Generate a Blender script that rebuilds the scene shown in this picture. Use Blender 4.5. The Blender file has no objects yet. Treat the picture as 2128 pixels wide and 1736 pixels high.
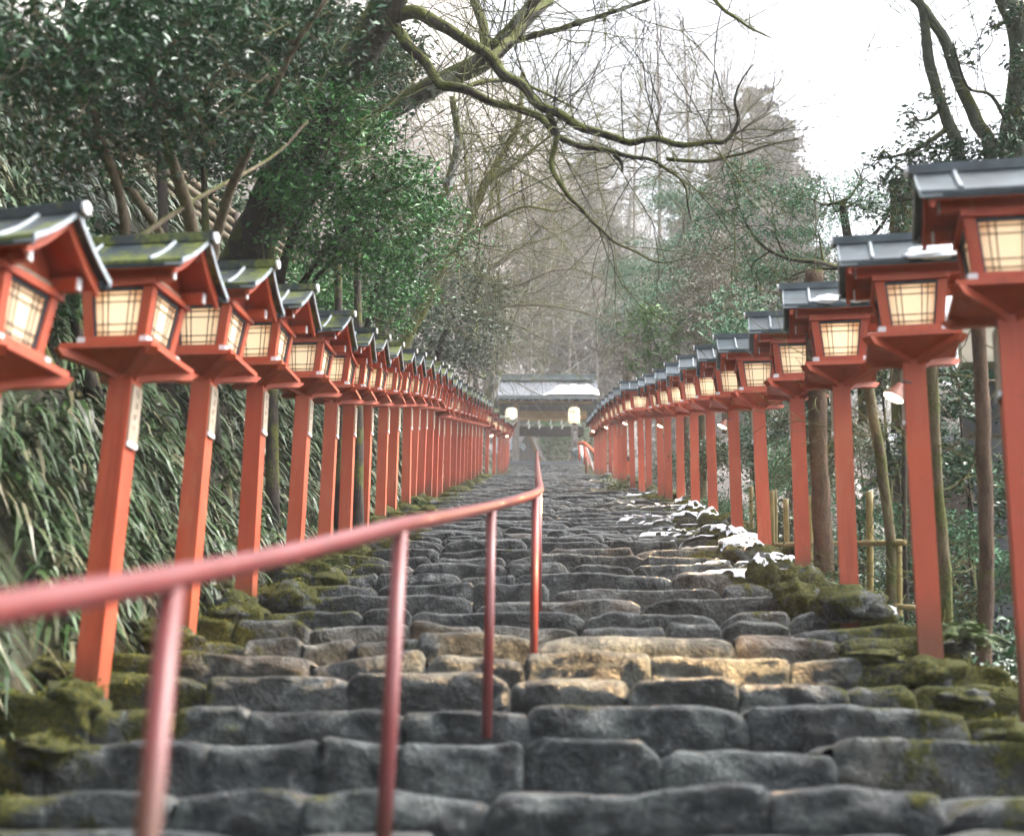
import bpy, math, random
import numpy as np
from mathutils import Vector, Matrix, noise as mnoise
R = random.Random(7)
NR = np.random.default_rng(11)
scene = bpy.context.scene
COL = scene.collection
pi = math.pi
# ------------------------------------------------------------------ camera
FPX, CX, CY = 3237.0, 1063.5, 868.0
EYE = Vector((0, 0, 1.25))
YAW, PITCH, ROLL = math.radians(1.36), math.radians(15.2), math.radians(0.5)
RM = (Matrix.Rotation(YAW, 3, 'Z') @ Matrix.Rotation(pi/2 + PITCH, 3, 'X') @ Matrix.Rotation(ROLL, 3, 'Z'))
def at(x, y, F):
    return EYE + RM @ Vector(((x-CX)/FPX*F, -(y-CY)/FPX*F, -F))
def pix(p):
    q = RM.transposed() @ (Vector(p)-EYE)
    return (CX + FPX*q.x/-q.z, CY - FPX*q.y/-q.z, -q.z)
cam = bpy.data.cameras.new('camera'); cam.sensor_width = 36; cam.lens = 36*FPX/2127
cam.clip_end = 2000; cam.clip_start = .05
co = bpy.data.objects.new('camera', cam); COL.objects.link(co)
co.location = EYE; co.rotation_euler = RM.to_euler()
cam.dof.use_dof = True; cam.dof.focus_distance = 19.0; cam.dof.aperture_fstop = cam.lens/1000/0.026
scene.camera = co
# ------------------------------------------------------------------ mesh helpers
class MB:
    def __init__(s): s.V = []; s.F = []
    def add(s, vs, fs):
        o = len(s.V); s.V += [tuple(v) for v in vs]; s.F += [tuple(i+o for i in f) for f in fs]; return s
    def box(s, c, h, rz=0):
        c0, s0 = math.cos(rz), math.sin(rz); vs = []
        for dz in (-1, 1):
            for dx, dy in ((-1,-1),(1,-1),(1,1),(-1,1)):
                x, y = dx*h[0], dy*h[1]
                vs.append((c[0]+x*c0-y*s0, c[1]+x*s0+y*c0, c[2]+dz*h[2]))
        return s.hexa(vs)
    def hexa(s, vs):
        return s.add(vs, [(3,2,1,0),(4,5,6,7),(0,1,5,4),(1,2,6,5),(2,3,7,6),(3,0,4,7)])
    def prism(s, prof, a, b, axis='x'):       # closed 2-D outline swept from a to b
        n = len(prof)
        if axis == 'x': vs = [(a,p[0],p[1]) for p in prof]+[(b,p[0],p[1]) for p in prof]
        elif axis == 'y': vs = [(p[0],a,p[1]) for p in prof]+[(p[0],b,p[1]) for p in prof]
        else: vs = [(p[0],p[1],a) for p in prof]+[(p[0],p[1],b) for p in prof]
        fs = [(i,(i+1)%n,n+(i+1)%n,n+i) for i in range(n)]
        fs += [tuple(range(n-1,-1,-1)), tuple(range(n,2*n))]
        return s.add(vs, fs)
    def tube(s, pts, rad, n=8, cap=True):
        pts = [Vector(p) for p in pts]; m = len(pts)
        if not hasattr(rad, '__len__'): rad = [rad]*m
        vs = []; u = None
        for i, p in enumerate(pts):
            t = (pts[min(i+1,m-1)]-pts[max(i-1,0)]).normalized()
            if u is None:
                u = t.orthogonal().normalized()
            u = (u - t*u.dot(t)).normalized(); w = t.cross(u)
            for k in range(n):
                a = 2*pi*k/n; vs.append(p+(u*math.cos(a)+w*math.sin(a))*rad[i])
        fs = [(i*n+k, i*n+(k+1)%n, (i+1)*n+(k+1)%n, (i+1)*n+k) for i in range(m-1) for k in range(n)]
        if cap: fs += [tuple(range(n-1,-1,-1)), tuple(range((m-1)*n, m*n))]
        return s.add(vs, fs)
    def lathe(s, c, prof, n=16):
        vs = [(c[0]+r*math.cos(2*pi*k/n), c[1]+r*math.sin(2*pi*k/n), c[2]+z) for r, z in prof for k in range(n)]
        m = len(prof)
        fs = [(i*n+k, i*n+(k+1)%n, (i+1)*n+(k+1)%n, (i+1)*n+k) for i in range(m-1) for k in range(n)]
        fs += [tuple(range(n-1,-1,-1)), tuple(range((m-1)*n, m*n))]
        return s.add(vs, fs)
    def build(s, name, mat, parent=None, smooth=False):
        me = bpy.data.meshes.new(name); me.from_pydata(s.V, [], s.F)
        return link(name, me, mat, parent, smooth)
def link(name, me, mat, parent=None, smooth=False):
    for m in (mat if isinstance(mat, (list, tuple)) else [mat]): me.materials.append(m)
    me.shade_smooth() if smooth else me.shade_flat()
    me.update()
    o = bpy.data.objects.new(name, me); COL.objects.link(o)
    if parent: o.parent = parent
    return o
def npmesh(name, V, F, mat, parent=None, smooth=False, k=4, attr=None):
    """V: Nx3 array, F: Mxk array"""
    V = np.asarray(V, dtype=np.float32); F = np.asarray(F, dtype=np.int32)
    me = bpy.data.meshes.new(name)
    me.vertices.add(len(V)); me.vertices.foreach_set('co', V.ravel())
    me.loops.add(F.size); me.loops.foreach_set('vertex_index', F.ravel())
    me.polygons.add(len(F)); me.polygons.foreach_set('loop_start', np.arange(0, F.size, k, dtype=np.int32))
    me.update(calc_edges=True); me.validate()
    return link(name, me, mat, parent, smooth)
def tag(o, label=None, cat=None, group=None, kind=None):
    if label: o['label'] = label
    if cat: o['category'] = cat
    if group: o['group'] = group
    if kind: o['kind'] = kind
    return o
def empty(name, loc=(0,0,0), rz=0):
    o = bpy.data.objects.new(name, None); COL.objects.link(o); o.location = loc
    o.rotation_euler = (0, 0, rz); o.empty_display_size = .1
    return o
def copy_tree(o, parent=None, skip=()):
    c = o.copy(); COL.objects.link(c); c.parent = parent
    for ch in list(o.children):
        if ch.name.split('.')[0] in skip: continue
        copy_tree(ch, c, skip)
    return c
def drop_tree(o):
    for ch in list(o.children): drop_tree(ch)
    bpy.data.objects.remove(o)
# ------------------------------------------------------------------ materials
def newmat(name):
    m = bpy.data.materials.new(name); m.use_nodes = True
    nt = m.node_tree; b = nt.nodes['Principled BSDF']
    return m, nt, b
def N(nt, t, **k):
    n = nt.nodes.new(t)
    for a, v in k.items():
        if a.startswith('i_'):
            key = a[2:]; key = int(key) if key.isdigit() else key.replace('_', ' ')
            n.inputs[key].default_value = v
        else: setattr(n, a, v)
    return n
def c4(c): return (c[0], c[1], c[2], 1)
def ramp(nt, fac, stops):
    r = N(nt, 'ShaderNodeValToRGB'); e = r.color_ramp.elements
    e[0].position = stops[0][0]; e[0].color = c4(stops[0][1]); e[1].position = stops[-1][0]; e[1].color = c4(stops[-1][1])
    for p, c in stops[1:-1]:
        q = e.new(p); q.color = c4(c)
    nt.links.new(fac, r.inputs[0]); return r.outputs[0]
def fr(nt, fac, a, b, smooth=True):        # map range a..b -> 0..1
    m = N(nt, 'ShaderNodeMapRange'); m.interpolation_type = 'SMOOTHSTEP' if smooth else 'LINEAR'
    m.inputs[1].default_value = a; m.inputs[2].default_value = b
    nt.links.new(fac, m.inputs[0]); return m.outputs[0]
def mixc(nt, fac, a, b, bt='MIX'):
    m = N(nt, 'ShaderNodeMix', data_type='RGBA', blend_type=bt)
    for s, v in ((0, fac), (6, a), (7, b)):
        if hasattr(v, 'is_linked'): nt.links.new(v, m.inputs[s])
        elif s == 0: m.inputs[0].default_value = v
        else: m.inputs[s].default_value = c4(v)
    return m.outputs[2]
def math_(nt, op, a, b=None):
    m = N(nt, 'ShaderNodeMath', operation=op)
    for i, v in enumerate((a, b)):
        if v is None: continue
        if hasattr(v, 'is_linked'): nt.links.new(v, m.inputs[i])
        else: m.inputs[i].default_value = v
    return m.outputs[0]
def noisen(nt, scale, detail=4, rough=.6, coord=None, dist=0, sc=None):
    n = N(nt, 'ShaderNodeTexNoise', i_Scale=scale, i_Detail=detail, i_Roughness=rough, i_Distortion=dist)
    if coord is None:
        coord = N(nt, 'ShaderNodeTexCoord').outputs['Object']
    if sc:
        mp = N(nt, 'ShaderNodeMapping'); mp.inputs['Scale'].default_value = sc
        nt.links.new(coord, mp.inputs[0]); coord = mp.outputs[0]
    nt.links.new(coord, n.inputs['Vector']); return n.outputs[0]
def bump(nt, b, h, dist=.01, strength=.6):
    bn = N(nt, 'ShaderNodeBump'); bn.inputs['Distance'].default_value = dist; bn.inputs['Strength'].default_value = strength
    nt.links.new(h, bn.inputs['Height']); nt.links.new(bn.outputs[0], b.inputs['Normal'])
def simple(name, col, rough=.6, var=.25, scale=8, bumpd=.002, spec=.5, metal=0, sc=None):
    m, nt, b = newmat(name)
    geo = N(nt, 'ShaderNodeNewGeometry')
    n = noisen(nt, scale, 5, .6, sc=sc)
    n2 = noisen(nt, scale*4.3, 3, .6, sc=sc)
    lo = tuple(c*(1-var) for c in col); hi = tuple(min(1, c*(1+var)) for c in col)
    c = ramp(nt, n, [(.3, lo), (.55, col), (.75, hi)])
    nt.links.new(c, b.inputs['Base Color'])
    b.inputs['Roughness'].default_value = rough; b.inputs['Metallic'].default_value = metal
    b.inputs['Specular IOR Level'].default_value = spec
    if bumpd: bump(nt, b, n2, bumpd)
    return m
def red_paint(name, col, worn=.25):
    m, nt, b = newmat(name)
    oi = N(nt, 'ShaderNodeObjectInfo')
    tc = N(nt, 'ShaderNodeTexCoord').outputs['Object']
    ad = N(nt, 'ShaderNodeVectorMath', operation='ADD'); nt.links.new(tc, ad.inputs[0]); 
    mu = math_(nt, 'MULTIPLY', oi.outputs['Random'], 40.0)
    nt.links.new(mu, ad.inputs[1])
    n = noisen(nt, 3, 6, .65, ad.outputs[0], sc=(1,1,.25))
    g = noisen(nt, 30, 3, .6, ad.outputs[0], sc=(1,1,.08))
    dk = tuple(c*.72 for c in col); lt = (min(1,col[0]*1.1), col[1]*1.7+.01, col[2]*2.0+.01)
    c = ramp(nt, n, [(.28, dk), (.5, col), (.74, lt)])
    c = mixc(nt, fr(nt, g, .55, .8), c, tuple(x*.8 for x in col))
    c = mixc(nt, math_(nt, 'MULTIPLY', oi.outputs['Random'], worn), c, (col[0]*.9, col[1]*1.9, col[2]*2.2))
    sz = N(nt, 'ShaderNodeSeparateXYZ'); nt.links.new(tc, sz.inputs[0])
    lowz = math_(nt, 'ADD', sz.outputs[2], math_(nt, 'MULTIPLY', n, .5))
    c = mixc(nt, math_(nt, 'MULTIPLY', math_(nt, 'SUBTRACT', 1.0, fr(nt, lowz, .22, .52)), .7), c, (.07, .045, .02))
    st = noisen(nt, 5.5, 5, .7, ad.outputs[0], sc=(1.6, 1.6, .12))
    c = mixc(nt, math_(nt, 'MULTIPLY', fr(nt, st, .54, .70), .55), c, tuple(x*.52 for x in col))
    c = mixc(nt, math_(nt, 'MULTIPLY', fr(nt, noisen(nt, 9, 5, .7, ad.outputs[0], sc=(1, 1, .3)), .60, .72), .45), c, (col[0]*1.05, col[1]*2.6, col[2]*3.2))
    # bare grimy specks
    s = noisen(nt, 55, 2, .5, ad.outputs[0])
    c = mixc(nt, fr(nt, s, .70, .78), c, (.09, .05, .035))
    nt.links.new(c, b.inputs['Base Color'])
    b.inputs['Roughness'].default_value = .55
    bump(nt, b, g, .0015)
    return m
M = {}
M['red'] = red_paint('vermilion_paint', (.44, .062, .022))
M['rail'] = red_paint('handrail_paint', (.17, .026, .024), .25); M['rail'].node_tree.nodes['Principled BSDF'].inputs['Roughness'].default_value = .40; M['rail'].node_tree.nodes['Principled BSDF'].inputs['Coat Weight'].default_value = .15
M['orange'] = simple('orange_lacquer', (.68, .10, .02), .5, .15)
M['white'] = simple('white_paint', (.72, .72, .74), .5, .1)
M['pale'] = simple('pale_metal_edge', (.30, .34, .37), .45, .3, 14)
M['blueframe'] = simple('blue_grey_frame', (.035, .06, .085), .5, .3, 14)
M['lattice'] = simple('dark_lattice', (.05, .035, .03), .6, .3)
M['plate'] = simple('weathered_plate', (.40, .33, .25), .75, .25, 30, sc=(1,1,.15))
M['ink'] = simple('faded_ink', (.16, .13, .10), .8, .1)
M['bark_wood'] = simple('weathered_grey_wood', (.30, .27, .24), .8, .35, 12, .004, sc=(1,1,.1))
M['darkwood'] = simple('dark_brown_wood', (.055, .038, .026), .75, .35, 10, .004)
M['tanwood'] = simple('tan_wood', (.30, .185, .075), .7, .3, 12, .003)
M['rope'] = simple('straw_rope', (.46, .31, .12), .85, .25, 40, .004)
M['paper'] = simple('white_paper', (.80, .78, .74), .7, .05)
M['plaster'] = simple('white_plaster', (.62, .61, .57), .8, .12, 3)
M['beige'] = simple('beige_wall', (.52, .47, .38), .8, .12, 3)
M['copper'] = simple('green_copper', (.10, .25, .20), .5, .3)
M['tile'] = simple('grey_roof_tile', (.14, .155, .18), .5, .3, 9)
M['bamboo'] = simple('dry_bamboo', (.27, .21, .075), .5, .3, 10, .001)
M['blackbox'] = simple('black_metal', (.02, .02, .02), .5, .2)
def snow_mat():
    m, nt, b = newmat('wet_snow')
    b.inputs['Base Color'].default_value = (.86, .88, .92, 1); b.inputs['Roughness'].default_value = .6
    b.inputs['Subsurface Weight'].default_value = 0
    bump(nt, b, noisen(nt, 60, 4, .6), .004); return m
M['snow'] = snow_mat()
def roof_mat(name, moss):
    m, nt, b = newmat(name)
    oi = N(nt, 'ShaderNodeObjectInfo'); tc = N(nt, 'ShaderNodeTexCoord').outputs['Object']
    ad = N(nt, 'ShaderNodeVectorMath', operation='ADD'); nt.links.new(tc, ad.inputs[0])
    nt.links.new(math_(nt, 'MULTIPLY', oi.outputs['Random'], 30.0), ad.inputs[1])
    n = noisen(nt, 7, 5, .6, ad.outputs[0]); n2 = noisen(nt, 40, 4, .6, ad.outputs[0]); q = 1-.45*moss
    c = ramp(nt, n, [(.3, (.022*q, .032*q, .034*q)), (.52, (.040*q, .060*q, .072*q)), (.72, (.072*q, .098*q, .112*q))])
    mm = fr(nt, noisen(nt, 5, 6, .7, ad.outputs[0]), .62-moss*.17, .70-moss*.14)
    mc = ramp(nt, n2, [(.3, (.03, .05, .008)), (.7, (.15, .17, .03))])
    c = mixc(nt, mm, c, mc)
    nt.links.new(c, b.inputs['Base Color']); b.inputs['Roughness'].default_value = .48
    bump(nt, b, mixc(nt, mm, n, n2), .006); return m
M['roofL'] = roof_mat('mossy_lantern_roof', 1.0); M['roofR'] = roof_mat('clean_lantern_roof', .0)
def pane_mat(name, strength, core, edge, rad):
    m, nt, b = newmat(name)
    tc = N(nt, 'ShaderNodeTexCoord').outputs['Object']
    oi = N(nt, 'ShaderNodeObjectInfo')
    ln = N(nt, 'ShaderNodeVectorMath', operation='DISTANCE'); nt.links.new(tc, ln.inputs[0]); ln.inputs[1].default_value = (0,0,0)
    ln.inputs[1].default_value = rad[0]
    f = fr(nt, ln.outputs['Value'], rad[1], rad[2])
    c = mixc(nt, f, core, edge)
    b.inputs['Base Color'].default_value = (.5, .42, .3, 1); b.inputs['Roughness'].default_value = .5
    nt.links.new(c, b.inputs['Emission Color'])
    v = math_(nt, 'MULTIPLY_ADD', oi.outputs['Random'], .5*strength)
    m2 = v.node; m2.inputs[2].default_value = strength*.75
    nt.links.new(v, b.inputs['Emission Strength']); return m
# bulb glow painted into the paper's emission colour, fading from core to edge
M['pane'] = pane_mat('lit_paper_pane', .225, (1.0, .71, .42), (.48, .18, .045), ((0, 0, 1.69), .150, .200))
M['globe'] = pane_mat('lit_paper_globe', .32, (1.0, .86, .62), (1.0, .80, .5), ((0, 0, 0), .1, .5))
def emis(name, col, s):
    m, nt, b = newmat(name)
    b.inputs['Emission Color'].default_value = c4(col); b.inputs['Emission Strength'].default_value = s
    n = noisen(nt, 9); c = ramp(nt, n, [(.3, tuple(x*.85 for x in col)), (.7, col)]); nt.links.new(c, b.inputs['Emission Color'])
    return m
M['bulb'] = emis('floodlight_glass', (1, .78, .5), 5)
def stone_mat(name, moss_edge=True, base=.66, mossy=0.0):
    m, nt, b = newmat(name)
    geo = N(nt, 'ShaderNodeNewGeometry'); pos = geo.outputs['Position']
    rnd = geo.outputs['Random Per Island']
    n1 = noisen(nt, 2.2, 6, .62, pos); n2 = noisen(nt, 11, 6, .68, pos, .4); n3 = noisen(nt, 60, 4, .7, pos)
    k = base
    c = ramp(nt, n2, [(.32, (.014*k, .020*k, .024*k)), (.47, (.040*k, .052*k, .058*k)), (.58, (.095*k, .115*k, .122*k)), (.70, (.40*k, .43*k, .43*k))])
    c = mixc(nt, fr(nt, rnd, .1, .9), mixc(nt, .6, c, (.55,.55,.55), 'MULTIPLY'), c)
    tan = mixc(nt, fr(nt, rnd, .88, .95), (0,0,0), (.06, .035, .015)); c = mixc(nt, fr(nt, n1, .35, .6), c, mixc(nt, 1.0, c, tan, 'ADD'))
    c = mixc(nt, math_(nt, 'MULTIPLY', fr(nt, noisen(nt, 3.4, 4, .55, pos, .6), .50, .60), .62), c, mixc(nt, fr(nt, n3, .3, .7), (.10*k, .125*k, .125*k), (.30*k, .33*k, .31*k)))
    c = mixc(nt, math_(nt, 'MULTIPLY', fr(nt, noisen(nt, 2.7, 4, .55, pos, 1.0), .54, .64), .7), c, (.018*k, .026*k, .028*k))
    # lichen blotches
    li = fr(nt, noisen(nt, 6, 7, .75, pos, .8), .60, .68)
    c = mixc(nt, math_(nt, 'MULTIPLY', li, .6), c, (.27*k, .29*k, .29*k))
    sx = N(nt, 'ShaderNodeSeparateXYZ'); nt.links.new(pos, sx.inputs[0])
    nz = N(nt, 'ShaderNodeSeparateXYZ'); nt.links.new(geo.outputs['Normal'], nz.inputs[0])
    ax = math_(nt, 'ABSOLUTE', math_(nt, 'ADD', sx.outputs[0], .05))
    e = fr(nt, ax, 1.15, 2.1, False) if moss_edge else None
    up = fr(nt, nz.outputs[2], -.1, .9, False)
    mm = math_(nt, 'ADD', noisen(nt, 3.2, 7, .7, pos), math_(nt, 'MULTIPLY', up, .06))
    if e is not None: mm = math_(nt, 'ADD', mm, math_(nt, 'MULTIPLY', e, .30))
    mm = math_(nt, 'ADD', mm, mossy)
    mf = fr(nt, mm, .64, .74)
    mc = ramp(nt, noisen(nt, 45, 5, .75, pos), [(.28, (.014, .020, .004)), (.48, (.070, .080, .010)), (.72, (.22, .20, .030))])
    c = mixc(nt, mf, c, mc)
    nt.links.new(c, b.inputs['Base Color'])
    ro = ramp(nt, mf, [(0, (.32,)*3), (1, (.95,)*3)]); nt.links.new(ro, b.inputs['Roughness'])
    b.inputs['Specular IOR Level'].default_value = .45
    h = math_(nt, 'ADD', math_(nt, 'MULTIPLY', n2, 1.0), math_(nt, 'MULTIPLY', n3, .35))
    hm = math_(nt, 'MULTIPLY', math_(nt, 'MULTIPLY', noisen(nt, 130, 3, .7, pos), mf), .8)
    bump(nt, b, math_(nt, 'ADD', h, hm), .05, 1.0)
    return m
M['stone'] = stone_mat('wet_stone')
M['mossrock'] = stone_mat('mossy_rock', False, .6, .215)
M['boulder'] = stone_mat('tan_boulder', False, 4.5, -.2)
# ------------------------------------------------------------------ ground height
PY = [-30, -1, 0.5, 2.0, 4.36, 6.89, 8.52, 12.3, 24, 33, 44, 50.7, 62.3, 67.8, 69, 95]
PZ = [-1.4, -1.3, -1.0, -.62, -.014, .573, 1.057, 2.03, 5.15, 7.45, 10.25, 11.8, 14.6, 16.35, 16.45, 16.7]
def prof(y): return float(np.interp(y, PY, PZ)) + EYE.z
def groundz(x, y):
    x = np.asarray(x, dtype=float); y = np.asarray(y, dtype=float)
    z = np.interp(y, PY, PZ) + EYE.z
    h = np.maximum(0, y-92)
    sl = np.interp(x, [-60, -15, 15, 50, 110], [.80, .62, .50, .28, .16])
    far = sl*h
    s = np.maximum(0, -x-2.45)
    lb = np.where(s < 2.6, s*1.75, 4.55+(s-2.6)*.85)
    lb = np.minimum(lb, 4.55 + 60)
    t = np.maximum(0, x-2.05)
    rb = -.75*np.clip(t/.8, 0, 1) - .22*np.clip(t-.8, 0, 12)
    mid = np.where((x > -2.45) & (x < 2.05), -.36, 0)
    fade = np.clip((y-72)/14, 0, 1)
    mid = mid*np.clip((68-y)/2, 0, 1)
    side = (lb+rb)*(1-fade) + fade*(np.maximum(0, -x-6)*.8 - .05*np.maximum(0, x-8))
    return z + far + side + mid
# ------------------------------------------------------------------ world, light, render settings
W = bpy.data.worlds.new('World'); scene.world = W; W.use_nodes = True
nt = W.node_tree; bg = nt.nodes['Background']
sky = nt.nodes.new('ShaderNodeTexSky'); sky.sky_type = 'NISHITA'; sky.sun_disc = False
sky.sun_elevation = math.radians(52); sky.sun_rotation = math.radians(84); sky.air_density = 1.0; sky.dust_density = 6; sky.ozone_density = 1
hs = nt.nodes.new('ShaderNodeHueSaturation'); hs.inputs['Saturation'].default_value = .36
nt.links.new(sky.outputs[0], hs.inputs['Color']); nt.links.new(hs.outputs[0], bg.inputs[0]); bg.inputs[1].default_value = .15
su = bpy.data.lights.new('sun', 'SUN'); su.energy = .5; su.angle = math.radians(35); su.color = (1, .99, .975)
so = bpy.data.objects.new('sun', su); COL.objects.link(so)
so.rotation_euler = Vector((.6123, .0644, .788)).to_track_quat('Z', 'Y').to_euler(); so.location = (0,0,60)
vs = scene.view_settings; vs.view_transform = 'Standard'; vs.look = 'None'; vs.exposure = 2.22; vs.gamma = 1
cy = scene.cycles; cy.max_bounces = 4; cy.diffuse_bounces = 2; cy.glossy_bounces = 2; cy.transmission_bounces = 2
cy.volume_bounces = 0; cy.transparent_max_bounces = 4; cy.sample_clamp_indirect = 4; cy.use_adaptive_sampling = True; cy.adaptive_threshold = .045
cy.use_denoising = True; cy.caustics_reflective = False; cy.caustics_refractive = False
# ------------------------------------------------------------------ stone stairs
def ypix_of(d):
    return pix((0, d, prof(d)))[1]
ds_tab = np.linspace(2.2, 30, 1200); yp_tab = np.array([ypix_of(d) for d in ds_tab])
def d_of_y(y): return float(np.interp(-y, -yp_tab, ds_tab))
near_y = [2010, 1865, 1745, 1648, 1540, 1472, 1407, 1362, 1322, 1291, 1265, 1238, 1212, 1190, 1171, 1153, 1138, 1124]
rows = [d_of_y(y) if y < yp_tab[0] else 2.2 - .3*(1+i) for i, y in enumerate(near_y)]
rows = sorted(set(rows)); rows = [rows[0]-1.0, rows[0]-.5] + rows
while rows[-1] < 67.6: rows.append(rows[-1] + R.uniform(.40, .54))
BR = {1648: [340, 620, 1005, 1600, 1960], 1540: [90, 420, 660, 830, 1085, 1375, 1740], 1472: [185, 360, 510, 835, 1100, 1555, 2010],
      1407: [425, 720, 1060, 1305, 1530, 1760, 1895], 1362: [180, 345, 640, 880, 1090, 1350, 1640, 1790], 1322: [500, 620, 730, 870, 1110, 1530, 1750],
      1291: [480, 640, 850, 1000, 1205, 1385, 1500, 1640]}
brd = {round(d_of_y(k), 3): v for k, v in BR.items()}
Vs, Fs = [], []; off = 0
def halfw(d): return float(np.interp(d, [2, 8, 12, 35, 60, 70], [2.35, 2.2, 1.95, 1.85, 1.7, 1.6]))
for ri in range(len(rows)-1):
    d, dn = rows[ri], rows[ri+1]; z = prof(d); rise = z - prof(rows[ri-1]) if ri else .13
    nu, nv = (30, 22) if d < 9 else ((16, 13) if d < 18 else ((10, 11) if d < 34 else (8, 10)))
    hw = halfw(d); lx, rx = -hw-.15, hw+.2; bks = [lx]
    key = round(d, 3)
    if key in brd:
        F = pix((0, d, z))[2]
        for px in brd[key]:
            X = (at(px, 1400, F)-EYE).x
            if bks[-1]+.15 < X < rx-.1: bks.append(X)
    else:
        while bks[-1] < rx-.75: bks.append(bks[-1] + R.choice([R.uniform(.30, .55), R.uniform(.5, .9), R.uniform(.8, 1.35)]))
    bks.append(rx)
    for i in range(len(bks)-1):
        x0, x1 = bks[i]-.005, bks[i+1]+.005; w = x1-x0
        ex = 4 if w > .6 else 3
        dh = R.uniform(-.030, .018); dy = R.uniform(-.045, .035); tw = R.uniform(-.05, .05); tz = R.uniform(-.02, .02); sd = R.uniform(0, 90)
        lean = R.uniform(.02, .09); rnd = R.uniform(.018, .04)
        amp = 1.0
        if key == round(d_of_y(1322), 3) and i == 5: dh, tw, tz, rnd, amp = .01, 0, 0, .075, .35
        dep = dn-d+.16; H = rise+.10
        prf = []                                         # section: front foot -> nose -> back
        n1 = nv//2
        for k in range(n1):
            t = k/(n1-1); prf.append((lean*.3+.085*(1-t)**1.6, -H+t*(H-rnd)))
        for k in range(1, 4):
            a = pi/2*k/4; prf.append((lean*.3+rnd*(1-math.cos(a)), -rnd+rnd*math.sin(a)))
        for k in range(nv-n1-3):
            t = k/(nv-n1-4); prf.append((lean*.3+rnd+t*(dep-rnd), .010*t))
        prf = np.array(prf); nvv = len(prf)
        u = np.linspace(0, 1, nu); uu = np.sign(u-.5)*np.abs(2*u-1)**.8*.5+.5
        e = np.abs(2*uu-1)**(26 if w > .5 else 16)
        cl_, cr_ = R.choice([0, 0, .02, .05, .08]), R.choice([0, 0, .02, .04, .07]); wl_, wr_ = R.uniform(.06, .25), R.uniform(.06, .25); mk = R.uniform(.25, .75); md = R.uniform(-.03, .02)
        chip = cl_*np.clip(1-uu/wl_, 0, 1)+cr_*np.clip(1-(1-uu)/wr_, 0, 1)+md*(1-np.abs(uu-mk)/max(mk, 1-mk))
        P = np.zeros((nu, nvv, 3))
        for a in range(nu):
            py = prf[:, 0] + e[a]*.045*np.clip((prf[:, 1]+H)/H, 0, 1); pz = prf[:, 1] - (e[a]*(.032)+chip[a]*.8)*np.clip((prf[:, 1]+H)/H, 0, 1.2)
            P[a, :, 0] = x0 + w*uu[a]; P[a, :, 1] = d + dy + tw*(uu[a]-.5) + py; P[a, :, 2] = z + dh + tz*(uu[a]-.5)*2 + pz
        # waviness
        Pf = P.reshape(-1, 3); out = Pf.copy()
        for q in range(len(Pf)):
            v = Vector(Pf[q]); v2 = Vector((v.x*1.0+sd, v.y*1.3, v.z*2.2))
            lo = mnoise.noise(v2*2.3); hi = mnoise.noise(v2*7.0) if nu > 8 else 0
            ch = mnoise.turbulence(v2*2.6, 3, True) if nu >= 16 else 0
            k2 = min(1, max(0, (v.z-(z-H))/H*1.6))*amp
            out[q, 1] += (-.036*lo - .020*hi - .045*(ch-.4))*k2
            out[q, 2] += (.018*lo + .010*hi)*k2 + .018*mnoise.noise(Vector((v.x*1.4+sd, 3, 1)))
        Vs.append(out); g = np.arange(nu*nvv).reshape(nu, nvv)+off
        Fs.append(np.stack([g[:-1, :-1], g[1:, :-1], g[1:, 1:], g[:-1, 1:]], -1).reshape(-1, 4)); off += nu*nvv
st = npmesh('stone_stairs', np.concatenate(Vs), np.concatenate(Fs), M['stone'], smooth=True)
tag(st, kind='structure')
# terrain under and around
def terrain():
    xs = np.concatenate([np.linspace(-160, -14, 40), np.linspace(-13, 13, 160), np.linspace(14, 170, 42)])
    ys = np.concatenate([np.linspace(-30, 1, 10), np.linspace(1.5, 75, 330), np.linspace(76, 420, 110)])
    X, Y = np.meshgrid(xs, ys, indexing='ij'); Z = groundz(X, Y)
    fl = Z.copy()
    for i in range(X.shape[0]):
        for j in range(X.shape[1]):
            x, y = X[i, j], Y[i, j]
            if -2.3 < x < 1.95 and y < 70: continue
            a = min(1.0, max(abs(x)-2.0, .0) if y < 70 else 1)
            fl[i, j] += a*(.22*mnoise.noise(Vector((x*.7, y*.7, 0))) + .10*mnoise.noise(Vector((x*2.3, y*2.3, 5)))) + (min(6, abs(x)*.05)*mnoise.noise(Vector((x*.06, y*.06, 9))))*(1 if abs(x) > 12 or y > 95 else 0)
    g = np.arange(X.size).reshape(X.shape)
    F = np.stack([g[:-1, :-1], g[1:, :-1], g[1:, 1:], g[:-1, 1:]], -1).reshape(-1, 4)
    m, nt, b = newmat('forest_floor'); pos = N(nt, 'ShaderNodeNewGeometry').outputs['Position']
    n = noisen(nt, .8, 8, .7, pos); n2 = noisen(nt, 9, 6, .7, pos)
    c = ramp(nt, n2, [(.3, (.010, .012, .007)), (.5, (.030, .028, .016)), (.72, (.075, .06, .035))])
    c = mixc(nt, fr(nt, n, .45, .6), c, ramp(nt, n2, [(.3, (.010, .018, .006)), (.7, (.05, .07, .018))]))
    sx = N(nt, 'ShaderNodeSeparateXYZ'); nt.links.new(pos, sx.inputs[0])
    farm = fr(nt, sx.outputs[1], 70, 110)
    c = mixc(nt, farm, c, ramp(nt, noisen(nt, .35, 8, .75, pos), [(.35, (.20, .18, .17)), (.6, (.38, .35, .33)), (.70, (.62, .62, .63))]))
    nt.links.new(c, b.inputs['Base Color']); b.inputs['Roughness'].default_value = .95
    bump(nt, b, n2, .08, .8)
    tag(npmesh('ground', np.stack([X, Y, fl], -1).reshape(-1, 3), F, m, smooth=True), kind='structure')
terrain()
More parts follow.
